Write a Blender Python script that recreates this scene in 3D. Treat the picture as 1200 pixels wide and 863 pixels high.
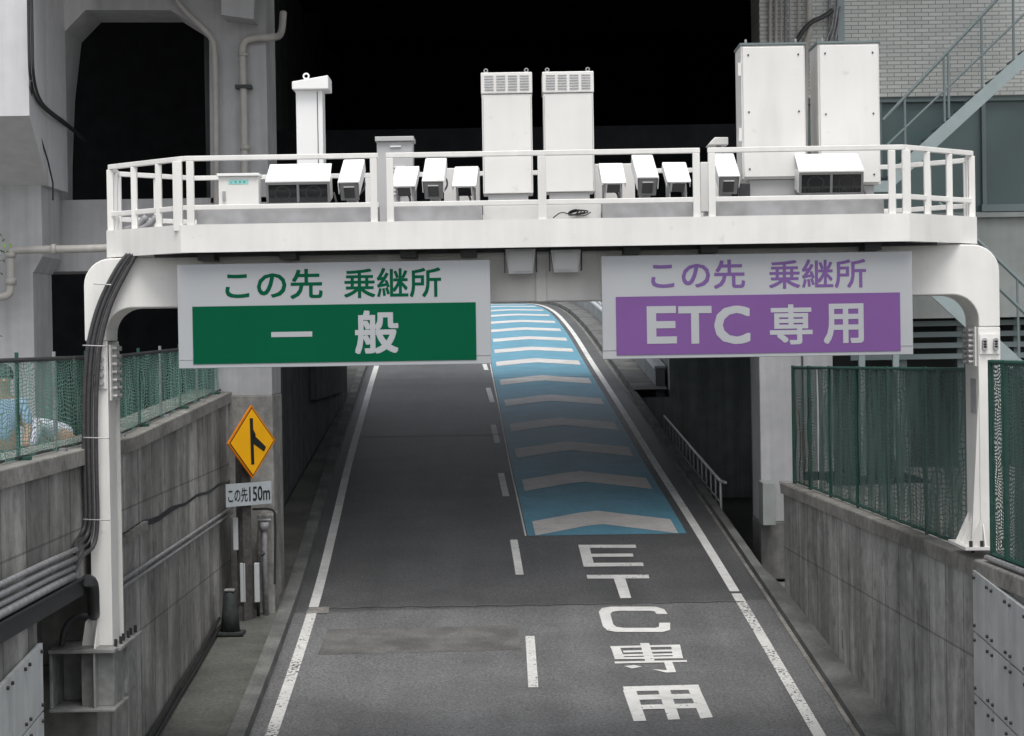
import bpy, bmesh, math, random
from mathutils import Vector, Matrix
random.seed(7)
D = bpy.data
for o in list(D.objects): D.objects.remove(o)
SC = bpy.context.scene
COL = SC.collection
R = math.radians
EYE = 6.0                       # height of the overbridge parapet the photo is taken from
# ------------------------------------------------------------------ camera
FPX = 2400.0; PITCH = math.atan(31.5 / FPX); ROLL = -0.016
cd = D.cameras.new('camera'); cam = D.objects.new('camera', cd); COL.objects.link(cam)
cd.sensor_width = 36; cd.lens = 36 * FPX / 1200; cd.clip_start = 0.5; cd.clip_end = 3000
CM = Matrix.Rotation(R(90) - PITCH, 4, 'X') @ Matrix.Rotation(ROLL, 4, 'Z')
cam.matrix_world = Matrix.Translation((0, 0, EYE)) @ CM
SC.camera = cam
# ------------------------------------------------------------------ light
SUN_EL, SUN_AZ = R(65), R(176)   # azimuth measured clockwise from +Y
w = D.worlds.new('World'); SC.world = w; w.use_nodes = True
nt = w.node_tree; nt.nodes.clear()
sky = nt.nodes.new('ShaderNodeTexSky'); sky.sky_type = 'NISHITA'; sky.sun_disc = False
sky.sun_elevation = SUN_EL; sky.sun_rotation = SUN_AZ; sky.air_density = 1; sky.dust_density = 3
hs = nt.nodes.new('ShaderNodeHueSaturation'); hs.inputs['Saturation'].default_value = 0.22
bg = nt.nodes.new('ShaderNodeBackground'); bg.inputs['Strength'].default_value = 0.15
wo = nt.nodes.new('ShaderNodeOutputWorld')
nt.links.new(sky.outputs[0], hs.inputs['Color']); nt.links.new(hs.outputs[0], bg.inputs[0]); nt.links.new(bg.outputs[0], wo.inputs[0])
sd = D.lights.new('sun', 'SUN'); sd.energy = 1.4; sd.angle = R(30); sd.color = (1, .97, .93)
sun = D.objects.new('sun', sd); COL.objects.link(sun)
dirv = Vector((math.sin(SUN_AZ) * math.cos(SUN_EL), math.cos(SUN_AZ) * math.cos(SUN_EL), math.sin(SUN_EL)))
sun.rotation_euler = dirv.to_track_quat('Z', 'Y').to_euler(); sun.location = dirv * 60
SC.view_settings.view_transform = 'Standard'; SC.view_settings.look = 'None'
SC.view_settings.gamma = 1; SC.view_settings.exposure = 0.35
SC.cycles.max_bounces = 6; SC.cycles.transparent_max_bounces = 24

# ------------------------------------------------------------------ survey helpers
def ray(px, py):
    v = CM.to_3x3() @ Vector(((px - 600) / FPX, (431.5 - py) / FPX, -1)); return v / v.y
def at(px, py, d):               # surveyed point at distance d
    v = ray(px, py) * d; return Vector((v.x, d, v.z + EYE))
def X(px, py, d): return at(px, py, d).x
def Z(px, py, d): return at(px, py, d).z
def interp(tab, y, k):
    if y <= tab[0][0]:
        a, b = tab[0], tab[1]; return a[k] + (b[k] - a[k]) * (y - a[0]) / (b[0] - a[0])
    n = len(tab)
    for i in range(n - 1):
        if y <= tab[i + 1][0] or i == n - 2:
            a, b = tab[i], tab[i + 1]; h = b[0] - a[0]; t = (y - a[0]) / h
            p = tab[max(i - 1, 0)]; q = tab[min(i + 2, n - 1)]
            m0 = (b[k] - p[k]) / (b[0] - p[0]) * h; m1 = (q[k] - a[k]) / (q[0] - a[0]) * h
            if y > tab[-1][0]: return b[k] + (b[k] - a[k]) / h * (y - b[0])
            t2, t3 = t * t, t * t * t
            return (2*t3-3*t2+1)*a[k] + (t3-2*t2+t)*m0 + (-2*t3+3*t2)*b[k] + (t3-t2)*m1
# distance, centre X, height relative to the eye
ROADT = [(-12, .50, -7.95), (10, .42, -5.98), (20, .35, -5.08), (24.4, .30, -4.68), (31.5, .16, -3.97), (37.2, -.03, -3.32),
         (43.6, -.27, -2.60), (51.6, -.52, -1.73), (61.6, -.83, -.71), (66.2, -.92, -.31), (70.4, -1.0, .05), (74.6, -1.1, .40),
         (78.8, -1.22, .73), (83, -1.36, 1.04), (87.2, -1.55, 1.31), (91.4, -1.82, 1.54), (95.6, -2.2, 1.71), (102, -3.0, 1.86),
         (112, -5.0, 1.90), (125, -9.0, 1.75), (145, -17, 1.3)]
def CX(y): return interp(ROADT, y, 1)
def RZ(y): return interp(ROADT, y, 2) + EYE
def on_road(px, py):             # surveyed road point -> (distance, offset from the centre line)
    lo, hi = 8.0, 100.0
    v = ray(px, py)
    for _ in range(50):
        m = (lo + hi) / 2
        if v.z * m + EYE > RZ(m): lo = m
        else: hi = m
    return lo, v.x * lo - CX(lo)
LWX = -4.30                      # left retaining wall face
def RWX(y): return 4.15 + .04 * (31.5 - y)
def lwall_top(y): return EYE + (-1.0 if y < 23 else -1.0 + (y - 23) * .038)

# ------------------------------------------------------------------ materials
def mat(name, col, rough=.6, metal=0, noise=None, big=None, streak=0, boards=0, bump=0, bscale=60, emit=0, extra=None, coord='W', spec=.5):
    m = D.materials.new(name); m.use_nodes = True; t = m.node_tree; N = t.nodes; L = t.links
    b = N['Principled BSDF']; b.inputs['Roughness'].default_value = rough; b.inputs['Metallic'].default_value = metal
    b.inputs['Specular IOR Level'].default_value = spec
    if coord == 'W': src = N.new('ShaderNodeNewGeometry').outputs['Position']
    else: src = N.new('ShaderNodeTexCoord').outputs['Object']
    facs = []
    def mp(v, a, c, lo, hi):
        r = N.new('ShaderNodeMapRange'); L.new(v, r.inputs[0]); r.inputs[1].default_value = a; r.inputs[2].default_value = c
        r.inputs[3].default_value = lo; r.inputs[4].default_value = hi; return r.outputs[0]
    def nz(scale, detail=4, sc=(1, 1, 1)):
        mpn = N.new('ShaderNodeMapping'); L.new(src, mpn.inputs[0]); mpn.inputs['Scale'].default_value = sc
        n = N.new('ShaderNodeTexNoise'); L.new(mpn.outputs[0], n.inputs['Vector']); n.inputs['Scale'].default_value = scale
        n.inputs['Detail'].default_value = detail; return n.outputs['Fac']
    def math_(op, a, c=0.0):
        n = N.new('ShaderNodeMath'); n.operation = op
        for i, q in enumerate((a, c)):
            if isinstance(q, (int, float)): n.inputs[i].default_value = q
            else: L.new(q, n.inputs[i])
        return n.outputs[0]
    if noise: facs.append(mp(nz(noise[0]), .3, .7, 1 - noise[1], 1 + noise[1]))
    if big: facs.append(mp(nz(big[0], 3), .35, .65, 1 - big[1], 1 + big[1]))
    if streak:
        facs.append(mp(nz(1, 5, (5, 5, .28)), .32, .68, 1 - streak, 1 + streak * .8))
        facs.append(mp(nz(1, 4, (14, 14, .5)), .3, .7, 1 - streak * .5, 1 + streak * .5))
    if boards:
        sx = N.new('ShaderNodeSeparateXYZ'); L.new(src, sx.inputs[0])
        yy = math_('DIVIDE', sx.outputs['Y'], boards)
        wn = N.new('ShaderNodeTexWhiteNoise'); wn.noise_dimensions = '1D'; L.new(math_('FLOOR', yy), wn.inputs['W'])
        facs.append(mp(wn.outputs['Value'], 0, 1, .80, 1.15))
        fr = math_('FRACT', yy); ln = math_('LESS_THAN', fr, .045)
        facs.append(math_('SUBTRACT', 1.0, math_('MULTIPLY', ln, .45)))
        zz = math_('FRACT', math_('DIVIDE', math_('ADD', sx.outputs['Z'], .15), 1.45)); lz = math_('LESS_THAN', zz, .016)
        facs.append(math_('SUBTRACT', 1.0, math_('MULTIPLY', lz, .4)))
    if extra: facs += extra(N, L, src, mp, nz, math_)
    if facs:
        f = facs[0]
        for g in facs[1:]: f = math_('MULTIPLY', f, g)
        rgb = N.new('ShaderNodeRGB'); rgb.outputs[0].default_value = (*col, 1)
        vm = N.new('ShaderNodeVectorMath'); vm.operation = 'SCALE'; L.new(rgb.outputs[0], vm.inputs[0]); L.new(f, vm.inputs['Scale'])
        L.new(vm.outputs[0], b.inputs['Base Color'])
    else: b.inputs['Base Color'].default_value = (*col, 1)
    if bump:
        bp = N.new('ShaderNodeBump'); bp.inputs['Strength'].default_value = bump; bp.inputs['Distance'].default_value = .02
        L.new(nz(bscale, 6), bp.inputs['Height']); L.new(bp.outputs[0], b.inputs['Normal'])
    if emit: b.inputs['Emission Color'].default_value = (*col, 1); b.inputs['Emission Strength'].default_value = emit
    return m
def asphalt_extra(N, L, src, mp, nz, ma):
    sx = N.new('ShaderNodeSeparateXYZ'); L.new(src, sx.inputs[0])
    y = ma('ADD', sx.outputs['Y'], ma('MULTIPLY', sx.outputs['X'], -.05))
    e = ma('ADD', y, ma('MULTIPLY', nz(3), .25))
    newer_shaded = mp(e, 31.05, 31.15, 1.0, .64)  # newer asphalt past the joint, deepened to carry the underpass shade as well
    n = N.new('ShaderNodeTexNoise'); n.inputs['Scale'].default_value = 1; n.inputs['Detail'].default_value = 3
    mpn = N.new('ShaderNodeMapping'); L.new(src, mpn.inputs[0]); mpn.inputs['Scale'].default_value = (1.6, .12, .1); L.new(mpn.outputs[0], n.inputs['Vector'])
    return [newer_shaded, mp(n.outputs['Fac'], .35, .65, .90, 1.1)]
def stain_extra(N, L, src, mp, nz, ma):
    return [mp(nz(1, 6, (1.6, 1.6, .55)), .44, .62, .62, 1.08), mp(nz(3.2, 7), .58, .70, 1.0, .68), mp(nz(.35, 2, (1, 1, 2.2)), .35, .65, .82, 1.12)]
def grime_extra(N, L, src, mp, nz, ma):
    return [mp(nz(1, 6, (3.5, 3.5, .7)), .60, .78, 1.0, .90), mp(nz(9, 6), .66, .76, 1.0, .88)]
def worn(name, col, base=(.06, .06, .062), thr=.36, rough=.6):
    m = mat(name, col, rough, noise=(8, .08), big=(1.5, .08)); t = m.node_tree; N = t.nodes; L = t.links; b = N['Principled BSDF']
    old = b.inputs['Base Color'].links[0].from_socket
    g = N.new('ShaderNodeNewGeometry'); n = N.new('ShaderNodeTexNoise'); n.inputs['Scale'].default_value = 22; n.inputs['Detail'].default_value = 8
    n2 = N.new('ShaderNodeTexNoise'); n2.inputs['Scale'].default_value = 1.1; n2.inputs['Detail'].default_value = 2
    L.new(g.outputs['Position'], n.inputs['Vector']); L.new(g.outputs['Position'], n2.inputs['Vector'])
    a = N.new('ShaderNodeMath'); a.operation = 'MULTIPLY_ADD'; L.new(n2.outputs['Fac'], a.inputs[0]); a.inputs[1].default_value = .55; L.new(n.outputs['Fac'], a.inputs[2])
    r = N.new('ShaderNodeMapRange'); L.new(a.outputs[0], r.inputs[0]); r.inputs[1].default_value = thr + .25; r.inputs[2].default_value = thr + .30
    mx = N.new('ShaderNodeMix'); mx.data_type = 'RGBA'; mx.inputs[6].default_value = (*base, 1); L.new(r.outputs[0], mx.inputs[0]); L.new(old, mx.inputs[7])
    L.new(mx.outputs[2], b.inputs['Base Color']); return m
def net_mat(name, col, cell, fill, solid):
    m = D.materials.new(name); m.use_nodes = True; t = m.node_tree; N = t.nodes; L = t.links
    b = N['Principled BSDF']; b.inputs['Roughness'].default_value = .7
    g = N.new('ShaderNodeNewGeometry'); sx = N.new('ShaderNodeSeparateXYZ'); L.new(g.outputs['Position'], sx.inputs[0])
    nn = N.new('ShaderNodeTexNoise'); nn.inputs['Scale'].default_value = 3; L.new(g.outputs['Position'], nn.inputs['Vector'])
    def ma(op, a, c=0.0):
        n = N.new('ShaderNodeMath'); n.operation = op
        for i, q in enumerate((a, c)):
            if isinstance(q, (int, float)): n.inputs[i].default_value = q
            else: L.new(q, n.inputs[i])
        return n.outputs[0]
    wob = ma('MULTIPLY', nn.outputs['Fac'], .22)
    u = ma('FRACT', ma('DIVIDE', ma('ADD', sx.outputs['Y'], wob), cell * 1.6)); v = ma('FRACT', ma('DIVIDE', ma('ADD', sx.outputs['Z'], wob), cell))
    grid = ma('MAXIMUM', ma('LESS_THAN', u, fill), ma('LESS_THAN', v, fill))
    st = N.new('ShaderNodeTexNoise'); st.inputs['Scale'].default_value = 1; st.inputs['Detail'].default_value = 5
    mpn = N.new('ShaderNodeMapping'); mpn.inputs['Scale'].default_value = (9, 9, 1.0); L.new(g.outputs['Position'], mpn.inputs[0]); L.new(mpn.outputs[0], st.inputs['Vector'])
    r = N.new('ShaderNodeMapRange'); L.new(st.outputs['Fac'], r.inputs[0]); r.inputs[1].default_value = .35; r.inputs[2].default_value = .65
    r.inputs[3].default_value = max(solid - .25, 0); r.inputs[4].default_value = min(solid + .2, 1)
    al = ma('MAXIMUM', grid, r.outputs[0])
    cr = N.new('ShaderNodeMix'); cr.data_type = 'RGBA'; L.new(st.outputs['Fac'], cr.inputs[0]); cr.inputs[6].default_value = (*[q * .55 for q in col], 1); cr.inputs[7].default_value = (*[q * 1.5 for q in col], 1)
    L.new(cr.outputs[2], b.inputs['Base Color'])
    tr = N.new('ShaderNodeBsdfTransparent'); ms = N.new('ShaderNodeMixShader'); L.new(al, ms.inputs[0]); L.new(tr.outputs[0], ms.inputs[1]); L.new(b.outputs[0], ms.inputs[2])
    L.new(ms.outputs[0], N['Material Output'].inputs[0]); return m
def tile_mat():
    m = mat('facade_tile', (.4, .4, .38), .45, noise=(2, .1), coord='W'); t = m.node_tree; N = t.nodes; L = t.links; b = N['Principled BSDF']
    g = N.new('ShaderNodeNewGeometry'); mp = N.new('ShaderNodeMapping'); mp.inputs['Rotation'].default_value = (R(90), 0, 0); L.new(g.outputs['Position'], mp.inputs[0])
    br = N.new('ShaderNodeTexBrick'); L.new(mp.outputs[0], br.inputs['Vector']); br.inputs['Scale'].default_value = 1
    br.inputs['Color1'].default_value = (.68, .69, .655, 1); br.inputs['Color2'].default_value = (.57, .58, .555, 1); br.inputs['Mortar'].default_value = (.26, .27, .26, 1)
    br.inputs['Mortar Size'].default_value = .007; br.inputs['Brick Width'].default_value = .24; br.inputs['Row Height'].default_value = .068
    L.new(br.outputs['Color'], b.inputs['Base Color']); return m
M = {}
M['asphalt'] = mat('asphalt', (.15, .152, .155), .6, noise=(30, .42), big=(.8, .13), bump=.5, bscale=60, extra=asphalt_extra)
M['patch'] = mat('asphalt_patch', (.136, .134, .129), .65, noise=(40, .3), big=(2, .25), bump=.35, bscale=90)
M['paint'] = worn('road_paint_worn', (.72, .72, .70), thr=.29)
M['paint_old'] = worn('road_paint_old', (.66, .66, .64), thr=.39)
M['blue'] = worn('blue_surfacing', (.115, .31, .42), base=(.075, .17, .22), thr=.27, rough=.6)
M['chev'] = worn('chevron_paint', (.62, .60, .58), thr=.22, rough=.6)
M['wall'] = mat('stained_concrete', (.37, .362, .345), .85, noise=(7, .16), streak=.15, boards=.9, extra=stain_extra, bump=.3, bscale=25)
M['wall_r'] = mat('weathered_concrete', (.44, .436, .42), .85, noise=(7, .16), streak=.14, boards=.72, extra=stain_extra, bump=.3, bscale=25)
M['coping'] = mat('coping_concrete', (.24, .232, .215), .9, noise=(12, .2), big=(1.5, .25), bump=.4, bscale=30)
M['walk'] = mat('mossy_pavement', (.10, .103, .092), .85, noise=(22, .22), big=(1.1, .3), bump=.3, bscale=45)
M['kerb'] = mat('kerb_concrete', (.14, .144, .138), .85, noise=(25, .2), big=(1.4, .3), bump=.4, bscale=40)
M['ground'] = mat('ground', (.18, .175, .165), .9, noise=(5, .15), big=(.2, .2))
M['pier'] = mat('painted_concrete', (.44, .44, .448), .8, noise=(5, .05), big=(.9, .1), streak=.10, bump=.08, bscale=18)
M['pier_raw'] = mat('bare_pier_concrete', (.26, .255, .24), .85, noise=(9, .2), big=(1.2, .3), streak=.15, bump=.5, bscale=20)
M['void'] = mat('shade_black_concrete', (.018, .019, .021), .95, noise=(3, .2), spec=.1)  # near-black colour carries the deep shade under the viaduct
M['corbel'] = mat('skylit_painted_concrete', (.62, .62, .64), .8, noise=(5, .04), streak=.05)  # lighter copy of the pier paint; open-sky brightness is put into the colour
M['weathered'] = mat('weathered_bracket_paint', (.24, .24, .235), .6, .1, noise=(8, .2), big=(2, .2))
M['sidewall'] = mat('passage_concrete', (.40, .44, .44), .9, noise=(3, .15), streak=.2)
M['grimy'] = mat('grimy_pier_foot', (.17, .17, .165), .9, noise=(8, .2), streak=.2)
M['void2'] = mat('shade_dark_wall', (.11, .12, .12), .9, noise=(3, .2), streak=.3, spec=.1)  # interior walls, with their shade put into the colour
M['white'] = mat('white_gantry_paint', (.81, .80, .77), .45, noise=(3, .03), big=(1.3, .05), streak=.04, extra=grime_extra)
M['cab'] = mat('white_cabinet_enamel', (.80, .79, .765), .4, noise=(2, .02), big=(1.1, .03), streak=.02, extra=grime_extra)
M['shield'] = mat('sunshield_enamel', (.88, .88, .87), .35)
M['greycab'] = mat('grey_cabinet_enamel', (.5, .5, .5), .45, noise=(3, .05))
M['bezel'] = mat('grey_bezel', (.19, .19, .187), .5)
M['channel'] = mat('galvanised_channel', (.42, .42, .43), .5, .2, noise=(6, .12), big=(1.5, .15))
M['steel'] = mat('galvanised_steel', (.36, .36, .36), .45, .3, noise=(15, .2))
M['dark'] = mat('dark_metal', (.035, .036, .038), .5, .2, noise=(10, .2))
M['glass'] = mat('lamp_glass', (.015, .016, .018), .12, spec=.6)
M['lamp'] = mat('lamp_reflector', (.035, .035, .036), .4, .2)
M['cable'] = mat('cable_sheath', (.055, .053, .056), .5, noise=(20, .2))
M['conduit'] = mat('weathered_conduit', (.30, .30, .31), .55, .1, noise=(14, .25))
M['pipe'] = mat('pvc_pipe', (.46, .44, .41), .5, noise=(5, .08), streak=.08)
M['board'] = mat('sign_sheeting', (.40, .413, .43), .6, noise=(1.5, .015), big=(1, .03))
M['green'] = mat('sign_green', (.0, .088, .040), .6, big=(1.2, .04), spec=.08)
M['purple'] = mat('sign_purple', (.18, .085, .26), .6, big=(1.2, .04), spec=.15)
M['purpletext'] = mat('sign_purple_text', (.18, .10, .28), .6, spec=.15)
M['greentext'] = mat('sign_green_text', (.0, .085, .04), .6, spec=.1)
M['yellow'] = mat('sign_yellow', (1.0, .48, .0), .45, big=(2, .04))
M['orange'] = mat('sign_orange_edge', (.75, .22, .0), .4)
M['black'] = mat('sign_black', (.012, .013, .012), .5)
M['plate'] = mat('plate_white', (.42, .46, .48), .5, noise=(6, .06))
M['rust'] = mat('brown_post', (.075, .070, .066), .8, noise=(18, .35))
M['net'] = net_mat('green_net', (.19, .35, .295), .035, .26, .30)
M['net_r'] = net_mat('green_screen_net', (.075, .13, .115), .05, .2, .84)
M['net_thin'] = net_mat('green_mesh', (.07, .13, .115), .035, .5, .15)
M['fencepost'] = mat('green_fence_paint', (.015, .075, .055), .5, noise=(10, .2))
M['panel'] = mat('white_cladding', (.46, .475, .48), .6, noise=(4, .05), big=(1, .1), streak=.1)
M['tile'] = tile_mat()
M['glassband'] = mat('teal_glazing', (.10, .15, .15), .25, noise=(.5, .15))
M['bconc'] = mat('building_concrete', (.27, .29, .28), .8, noise=(4, .08), big=(.8, .12), streak=.06)
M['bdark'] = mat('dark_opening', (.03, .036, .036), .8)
M['stair'] = mat('stair_paint', (.30, .36, .365), .5, .1, noise=(5, .06))
M['stairrail'] = mat('stair_rail_paint', (.17, .21, .215), .5, .1)
M['rail'] = mat('tunnel_rail', (.7, .72, .72), .5, .2)
M['leaf'] = mat('leaf', (.09, .17, .035), .5, noise=(3, .4))
M['bark'] = mat('bark', (.07, .055, .04), .9, noise=(20, .3))
M['shirt'] = mat('light_blue_cloth', (.32, .45, .66), .8); M['shirtw'] = mat('white_cloth', (.62, .62, .72), .8)
M['skin'] = mat('skin', (.45, .25, .17), .6); M['trouser'] = mat('dark_trousers', (.03, .035, .05), .8); M['hair'] = mat('dark_hair', (.012, .01, .01), .6)
M['cyan'] = mat('cyan_sticker', (.32, .68, .64), .5); M['cyantext'] = mat('sticker_text', (.05, .3, .3), .5)
M['cone'] = mat('dark_rubber', (.028, .036, .034), .7, noise=(14, .3))
M['brace'] = mat('white_lens', (.5, .52, .53), .4)
M['farwall'] = mat('far_concrete', (.30, .31, .31), .8, noise=(3, .1), big=(.4, .15), streak=.12)
M['farwhite'] = mat('far_white_rail', (.75, .77, .78), .5)

# ------------------------------------------------------------------ geometry helpers
class MB:
    def __init__(s): s.v = []; s.f = []
    def add(s, vs, fs, T=None):
        n = len(s.v); s.v += [(T @ Vector(q)) if T is not None else Vector(q) for q in vs]; s.f += [[i + n for i in f] for f in fs]; return s
    def box(s, x0, x1, y0, y1, z0, z1, T=None):
        if x0 > x1: x0, x1 = x1, x0
        if y0 > y1: y0, y1 = y1, y0
        if z0 > z1: z0, z1 = z1, z0
        return s.add([(x0, y0, z0), (x1, y0, z0), (x1, y1, z0), (x0, y1, z0), (x0, y0, z1), (x1, y0, z1), (x1, y1, z1), (x0, y1, z1)],
              [[0, 3, 2, 1], [4, 5, 6, 7], [0, 1, 5, 4], [1, 2, 6, 5], [2, 3, 7, 6], [3, 0, 4, 7]], T)
    def prism(s, poly, y0, y1, T=None):   # polygon in (x, z), extruded along y
        n = len(poly)
        a = sum(poly[i][0] * poly[(i+1) % n][1] - poly[(i+1) % n][0] * poly[i][1] for i in range(n))
        if a < 0: poly = poly[::-1]
        vs = [(p[0], y0, p[1]) for p in poly] + [(p[0], y1, p[1]) for p in poly]
        return s.add(vs, [list(range(n)), list(range(2*n-1, n-1, -1))] + [[i, i + n, (i+1) % n + n, (i+1) % n] for i in range(n)], T)
    def prismz(s, poly, z0, z1):          # polygon in (x, y), extruded along z
        n = len(poly)
        a = sum(poly[i][0] * poly[(i+1) % n][1] - poly[(i+1) % n][0] * poly[i][1] for i in range(n))
        if a < 0: poly = poly[::-1]
        vs = [(p[0], p[1], z0) for p in poly] + [(p[0], p[1], z1) for p in poly]
        return s.add(vs, [list(range(n))[::-1], list(range(n, 2*n))] + [[i, (i+1) % n, (i+1) % n + n, i + n] for i in range(n)])
    def tube(s, pts, r, n=10, T=None, smooth=0):
        pts = [Vector(p) for p in pts]
        if smooth:
            for _ in range(smooth):
                q = [pts[0]]
                for a, b in zip(pts, pts[1:]): q += [a * .75 + b * .25, a * .25 + b * .75]
                pts = q + [pts[-1]]
        rs = r if isinstance(r, (list, tuple)) else [r] * len(pts)
        vs = []; fs = []; up = None
        for i, p in enumerate(pts):
            t = ((pts[min(i+1, len(pts)-1)] - pts[max(i-1, 0)])).normalized()
            if up is None: up = t.orthogonal().normalized()
            up = (up - t * up.dot(t)).normalized(); sd_ = t.cross(up)
            for k in range(n):
                a = 2 * math.pi * k / n; vs.append(p + (up * math.cos(a) + sd_ * math.sin(a)) * rs[i])
        for i in range(len(pts) - 1):
            for k in range(n): fs.append([i*n+k, i*n+(k+1) % n, (i+1)*n+(k+1) % n, (i+1)*n+k])
        fs.append(list(range(n))[::-1]); fs.append([(len(pts)-1)*n+k for k in range(n)])
        return s.add(vs, fs, T)
    def cyl(s, a, b, r, n=12, T=None): return s.tube([a, b], r, n, T)
    def sheet(s, rows):                    # rows of points -> quads
        n = len(rows[0]); vs = [p for r_ in rows for p in r_]
        return s.add(vs, [[i*n+k, i*n+k+1, (i+1)*n+k+1, (i+1)*n+k] for i in range(len(rows)-1) for k in range(n-1)])
    def build(s, name, m, parent=None, bevel=0, smooth=False, origin=None):
        me = D.meshes.new(name)
        if parent is not None: org = parent['_o'] if '_o' in parent else parent.matrix_world.translation; org = Vector(org)
        elif origin is not None: org = Vector(origin)
        else:
            xs = [v.x for v in s.v]; ys = [v.y for v in s.v]; org = Vector(((min(xs)+max(xs))/2, (min(ys)+max(ys))/2, min(v.z for v in s.v)))
        me.from_pydata([tuple(v - org) for v in s.v], [], s.f); me.update()
        me.materials.append(M[m] if isinstance(m, str) else m)
        o = D.objects.new(name, me); COL.objects.link(o)
        if parent is not None: o.parent = parent
        else: o.location = org
        o['_o'] = tuple(org)
        if smooth:
            for p in me.polygons: p.use_smooth = len(p.vertices) == 4
        if bevel:
            b = o.modifiers.new('bevel', 'BEVEL'); b.width = bevel; b.segments = 2; b.limit_method = 'ANGLE'; b.harden_normals = False
        return o
def build_split(mb, name, m, parent, **kw):       # one object for every loose piece
    par = list(range(len(mb.v)))
    def find(a):
        while par[a] != a: par[a] = par[par[a]]; a = par[a]
        return a
    for f in mb.f:
        for q in f[1:]: par[find(q)] = find(f[0])
    groups = {}
    for f in mb.f: groups.setdefault(find(f[0]), []).append(f)
    for fs in groups.values():
        ids = sorted({i for f in fs for i in f}); mp_ = {a: b for b, a in enumerate(ids)}
        p = MB(); p.v = [mb.v[i] for i in ids]; p.f = [[mp_[i] for i in f] for f in fs]; p.build(name, m, parent, **kw)
def tag(o, label, cat, group=None):
    o['label'] = label; o['category'] = cat
    if group: o['group'] = group
    return o
def thing(name, loc, label, cat, group=None):
    o = D.objects.new(name, None); COL.objects.link(o); o.location = loc; o['_o'] = tuple(loc); o.empty_display_size = .2
    return tag(o, label, cat, group)
def struct(o): o['kind'] = 'structure'; return o
def dup(root, loc, label, rotz=0):
    r_ = root.copy(); COL.objects.link(r_); r_.location = loc; r_.rotation_euler = (0, 0, rotz); r_['label'] = label; r_['_o'] = tuple(loc)
    for ch in [c for c in D.objects if c.parent == root]:
        c = ch.copy(); COL.objects.link(c); c.parent = r_
        for g in [q for q in D.objects if q.parent == ch]:
            k = g.copy(); COL.objects.link(k); k.parent = c
    return r_
def text_geo(body, bold=0.0):
    c = D.curves.new('t', 'FONT'); c.body = body; c.size = 1; c.offset = bold; c.resolution_u = 3
    o = D.objects.new('t', c); COL.objects.link(o)
    dg = bpy.context.evaluated_depsgraph_get(); me = o.evaluated_get(dg).to_mesh()
    vs = [v.co.copy() for v in me.vertices]; fs = [list(p.vertices) for p in me.polygons]
    o.evaluated_get(dg).to_mesh_clear(); D.objects.remove(o); D.curves.remove(c)
    x0 = min(v.x for v in vs); x1 = max(v.x for v in vs); y0 = min(v.y for v in vs); y1 = max(v.y for v in vs)
    return [((v.x - x0) / (x1 - x0), (v.y - y0) / max(y1 - y0, 1e-6)) for v in vs], fs
def put_text(mb, body, x0, x1, z0, z1, y, bold=0.0, T=None):
    vs, fs = text_geo(body)
    h = z1 - z0; b = bold * h * .5; x0 += b; x1 -= b; z0 += b if h > .05 else 0; z1 -= b if h > .05 else 0
    for k in range(9 if bold else 1):
        sq = ((0, 0), (1, 1), (1, -1), (-1, 1), (-1, -1), (1, 0), (-1, 0), (0, 1), (0, -1))[k]; ox, oz = b * sq[0], b * sq[1] * (1 if h > .05 else .2)
        mb.add([(x0 + ox + (x1 - x0) * u, y - .00012 * k, z0 + oz + (z1 - z0) * v) for u, v in vs], fs, T)
    return mb

# ================================================================== SETTING
E = EYE
ys = [-12 + i * 2 for i in range(16)] + [20 + i for i in range(46)] + [66 + 1.5 * i for i in range(52)]
# the road
def rrow(y, offs, h=0): return [(CX(y) + o_, y, RZ(y) + h) for o_ in offs]
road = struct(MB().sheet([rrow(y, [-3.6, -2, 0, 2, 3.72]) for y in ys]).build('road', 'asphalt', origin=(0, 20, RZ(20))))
def strip(y0, y1, o0, o1, h, n=None):
    n = n or max(2, int((y1 - y0) / 1.0) + 1)
    return [[(CX(y) + o0, y, RZ(y) + h), (CX(y) + o1, y, RZ(y) + h)] for y in [y0 + (y1 - y0) * i / n for i in range(n + 1)]]
def edge_line(side, spans):
    for (a, b) in spans:
        MB().sheet(strip(a, b, side * 3.25 - .075, side * 3.25 + .075, .006)).build('edge_line', 'paint_old' if a < 28 else 'paint', road)
edge_line(-1, [(-12, 31.0), (31.15, 118)]); edge_line(1, [(-12, 31.6), (31.75, 118)])
# centre dashes, surveyed (near end, far end)
for (pa, pb) in [((625, 806), (621, 746)), ((609, 674), (602, 633)), ((593, 582), (587, 555)), ((583, 520), (578, 498)), ((577, 472), (572, 455)), ((570, 434), (567, 425))]:
    da, oa = on_road(*pa); db, ob = on_road(*pb)
    MB().sheet([[(CX(y) + oa + (ob - oa) * t - .065, y, RZ(y) + .006), (CX(y) + oa + (ob - oa) * t + .065, y, RZ(y) + .006)] for t in (0, .25, .5, .75, 1) for y in [da + (db - da) * t]]).build('lane_dash', 'paint_old' if da < 28 else 'paint', road)
k = 66.5
while k < 118: MB().sheet(strip(k, k + 2.2, -.07, .07, .006)).build('lane_dash', 'paint', road); k += 6
MB().sheet(strip(6, 8.5, .2, .35, .006)).build('lane_dash', 'paint_old', road); MB().sheet(strip(14, 17, .2, .34, .006)).build('lane_dash', 'paint_old', road)
# blue anti-slip surfacing in the right lane
b0, _ = on_road(705, 627)
MB().sheet(strip(b0, 118, .22, 3.03, .004)).build('blue_surfacing', 'blue', road)
# edge trim of the blue surface
MB().sheet(strip(b0, 118, .17, .20, .005)).build('surfacing_edge', 'paint', road)
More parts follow.
